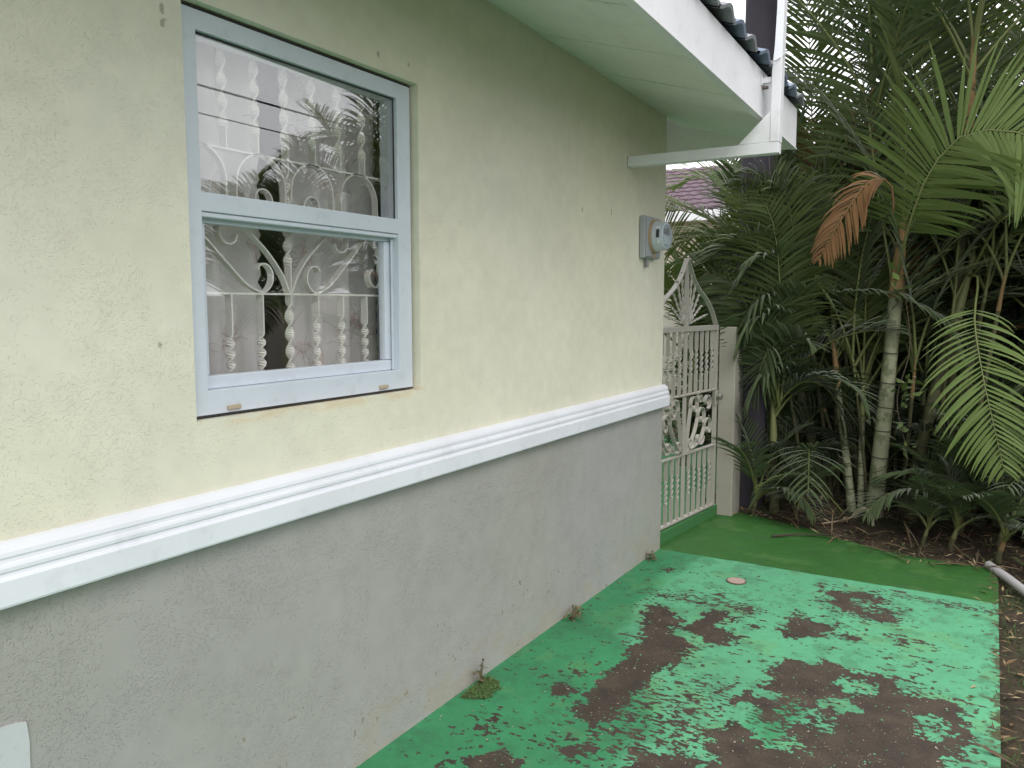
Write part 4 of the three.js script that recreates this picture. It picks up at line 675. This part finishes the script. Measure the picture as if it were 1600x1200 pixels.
{ // fallen leaves and dry leaflets on the soil: nobody could count them
  const r = rng(91), geo = new THREE.BufferGeometry(); geo.setAttribute('position', new THREE.Float32BufferAttribute([0, 0, 0, 0.5, 0.06, 0.16, 1, 0, 0, 0, 0, 0, 1, 0, 0, 0.5, 0.05, -0.16], 3)); geo.computeVertexNormals();
  const N = 9000, im = new THREE.InstancedMesh(geo, phy(0xffffff, 0.95, { side: THREE.DoubleSide }), N), m = new THREE.Matrix4(), q = new THREE.Quaternion(), e = new THREE.Euler(); let k = 0;
  const tones = [[0.16, 0.10, 0.05], [0.26, 0.19, 0.10], [0.10, 0.07, 0.04], [0.07, 0.10, 0.03], [0.33, 0.26, 0.15]];
  while (k < N) {
    const x = lerp(-0.3, 4.2, r()), z = lerp(-8.5, 0.5, r()), edge = -5.95 + 0.54 * smooth(0.3, 1.35, x);
    const onSlab = x < SX && z > edge; let y = soilHeight(x, z) + 0.01;
    if (onSlab) { const d = Math.min(SX - x, z - edge); if (d > 0.14 || r() > Math.exp(-d / 0.035)) continue; y = 0.004; }
    if (x < 0.2 && z > -6.1) continue; if (z > -5 && x > 3 ) continue;
    const s = 0.025 + 0.06 * r() * r(); e.set((r() - 0.5) * 0.7, r() * 6.28, (r() - 0.5) * 0.7); q.setFromEuler(e); m.compose(V(x, y + 0.008 * r(), z), q, V(s * (r() < 0.2 ? 2.5 : 1), s, s * 0.8)); im.setMatrixAt(k, m); const t = tones[Math.floor(r() * 5)]; im.setColorAt(k, lin(t[0], t[1], t[2])); k++;
  }
  im.name = 'leaf_litter'; im.castShadow = im.receiveShadow = true; im.userData = { kind: 'stuff', label: 'fallen leaves and dry leaflets scattered over the soil', category: 'leaf litter' }; scene.add(im);
  // low weeds and moss along the soil beside the slab
  const gg = new THREE.BufferGeometry(); gg.setAttribute('position', new THREE.Float32BufferAttribute([-0.06, 0, 0, 0.06, 0, 0, 0.05, 0.6, 0.12, -0.06, 0, 0, 0.05, 0.6, 0.12, -0.05, 0.6, 0.12, -0.05, 0.6, 0.12, 0.05, 0.6, 0.12, 0, 1, 0.4], 3)); gg.computeVertexNormals();
  const NG = 5200, gi = new THREE.InstancedMesh(gg, phy(0xffffff, 1, { transmission: 0.3, thickness: 0, side: THREE.DoubleSide }), NG); k = 0;
  while (k < NG) { const x = SX + 0.02 + Math.pow(r(), 1.3) * 2.2, z = lerp(-5.3, 0.5, r()); if (fbm(x * 3, z * 3, 88, 3) < 0.44) continue; const s = 0.02 + 0.035 * r(); e.set((r() - 0.5) * 0.9, r() * 6.28, (r() - 0.5) * 0.9); q.setFromEuler(e); m.compose(V(x, soilHeight(x, z) - 0.004, z), q, V(s, s, s)); gi.setMatrixAt(k, m); const g0 = 0.7 + 0.6 * r(); gi.setColorAt(k, lin(0.07 * g0, 0.12 * g0, 0.03 * g0)); k++; }
  gi.name = 'ground_cover'; gi.castShadow = gi.receiveShadow = true; gi.userData = { kind: 'stuff', label: 'sparse low weeds growing in the soil beside the slab', category: 'weeds' }; scene.add(gi);
  // grit and paint flakes lying on the slab
  const fg = new THREE.BufferGeometry(); fg.setAttribute('position', new THREE.Float32BufferAttribute([-0.5, 0.1, -0.3, -0.3, 0.2, 0.4, 0.5, 0.12, 0.2, -0.5, 0.1, -0.3, 0.5, 0.12, 0.2, 0.3, 0.22, -0.4], 3)); fg.computeVertexNormals();
  const NF = 1700, fi = new THREE.InstancedMesh(fg, std(0xffffff, 0.9, { side: THREE.DoubleSide }), NF); k = 0;
  while (k < NF) { const x = r() * 1.84, z = lerp(-4.9, -1.6, r()), pe = peel(x, z); if (pe < -0.02 && r() > 0.08) continue; const s = 0.004 + 0.011 * r() * r(); e.set((r() - 0.5) * 0.5, r() * 6.28, (r() - 0.5) * 0.5); q.setFromEuler(e); m.compose(V(x, 0.001, z), q, V(s, s, s * 0.7)); fi.setMatrixAt(k, m); const t = r(); fi.setColorAt(k, t < 0.35 ? lin(0.12, 0.36, 0.20) : t < 0.6 ? lin(0.38, 0.33, 0.24) : lin(0.10, 0.075, 0.055)); k++; }
  fi.name = 'paint_flakes'; fi.castShadow = fi.receiveShadow = true; fi.userData = { kind: 'stuff', label: 'loose paint flakes and grit on the peeled slab', category: 'flakes' }; scene.add(fi);
}
{ // long dry leaflets fallen round the foot of the clump
  const r = rng(515), geo = new THREE.BufferGeometry(), pos = []; for (let k = 0; k < 4; k++) { const a = k / 4, b = (k + 1) / 4, w = t => 0.035 * Math.sin(Math.PI * (0.1 + 0.88 * t)), y = t => 0.10 * Math.sin(Math.PI * t); pos.push(a, y(a), -w(a), a, y(a), w(a), b, y(b), w(b), a, y(a), -w(a), b, y(b), w(b), b, y(b), -w(b)); }
  geo.setAttribute('position', new THREE.Float32BufferAttribute(pos, 3)); geo.computeVertexNormals();
  const N = 260, im = new THREE.InstancedMesh(geo, std(0xffffff, 0.95, { side: THREE.DoubleSide }), N), m = new THREE.Matrix4(), q = new THREE.Quaternion(), e = new THREE.Euler(); let k = 0;
  while (k < N) { const x = lerp(0.25, 2.4, r()), edge = -5.95 + 0.54 * smooth(0.3, 1.35, x), z = edge + 0.05 - 1.1 * Math.pow(r(), 1.6), s = lerp(0.08, 0.28, r()), lean = r() < 0.06 ? lerp(0.4, 1.2, r()) : (r() - 0.5) * 0.3; e.set((r() - 0.5) * 0.8, r() * 6.28, lean); q.setFromEuler(e); m.compose(V(x, soilHeight(x, z) + 0.012 + (z > edge ? 0.03 : 0), z), q, V(s, s * 0.6, s * 0.7)); im.setMatrixAt(k, m); const t = 0.5 + 0.8 * r(); im.setColorAt(k, lin(0.11 * t, 0.078 * t, 0.043 * t)); k++; }
  im.name = 'dry_leaflets'; im.castShadow = im.receiveShadow = true; im.userData = { kind: 'stuff', label: 'long dry palm leaflets fallen round the foot of the clump', category: 'leaf litter' }; scene.add(im);
}
{ // weeds rooted in the joint between wall and slab
  const dry = phy(lin(0.16, 0.13, 0.06), 1, { transmission: 0.25, thickness: 0, side: THREE.DoubleSide }), moss = phy(lin(0.10, 0.17, 0.04), 1, { transmission: 0.25, thickness: 0, side: THREE.DoubleSide });
  const weed = (z, h, n, mat, label, spread, seed, size = 0.028) => { const w = tag(G('weed'), label, 'weed'); w.position.set(0.03, 0, z); M('leaves', leafBlob('', '', '', n, r => { const u = r() * 2 - 1, lim = Math.sqrt(1 - u * u) * (0.75 + 0.5 * vnoise(u * 5 + 9, seed, 3)); return V((r() ** 1.3) * spread * lim, Math.pow(r(), 1.4) * h * (0.4 + 0.6 * lim), u * spread); }, size, null, seed), mat, w); M('stem', join([0, 1, 2].map(i => tube([[0, -0.01, 0], [0.01 * i, h * 0.5, 0.012 * (i - 1)], [0.02 * i, h, 0.03 * (i - 1)]], 0.0016, 6, 4))), dry, w); return w; };
  weed(-2.66, 0.10, 26, dry, 'dry upright weed at the foot of the grey wall, above the moss', 0.025, 1); weed(-2.63, 0.014, 2600, moss, 'flat bright moss cushion at the foot of the grey wall', 0.10, 2, 0.009);
  weed(-3.50, 0.055, 60, dry, 'low straggling weed against the wall base, halfway to the gate', 0.075, 3); weed(-4.56, 0.05, 30, dry, 'tiny weed at the wall base next to the gate', 0.03, 4);
}
tag(M('branch', tube([[0.56, 0.012, -5.42], [0.72, 0.02, -5.53], [0.88, 0.022, -5.60], [1.06, 0.03, -5.60]], f => 0.008 - 0.005 * f, 16, 6), std(lin(0.05, 0.035, 0.025), 0.9)), 'dark fallen stalk lying across the far edge of the slab', 'branch');
{ const g = tube([[1.81, 0.02, -5.44], [1.90, 0.015, -5.25], [2.02, 0.015, -4.95], [2.2, 0.01, -4.6]], 0.024, 20, 12); tag(M('pipe', g, std(lin(0.42, 0.40, 0.40), 0.6)), 'weathered pale pipe lying on the soil past the slab corner', 'pipe'); }
{ const d = tag(G('dry_frond_base'), 'shrivelled pale frond sheath lying at the foot of the palms', 'dead leaf'); M('sheath', tube([[0.98, 0.06, -6.06], [1.04, 0.13, -6.02], [1.10, 0.11, -5.98], [1.12, 0.03, -5.95]], f => 0.02 * (1 - 0.6 * f), 12, 7), std(lin(0.42, 0.36, 0.27), 0.9), d); M('strip', tube([[1.04, 0.12, -6.02], [0.95, 0.06, -5.95], [0.80, 0.03, -5.85]], 0.006, 10, 5), std(lin(0.30, 0.24, 0.16), 0.9), d); }

renderer.render(scene, camera);
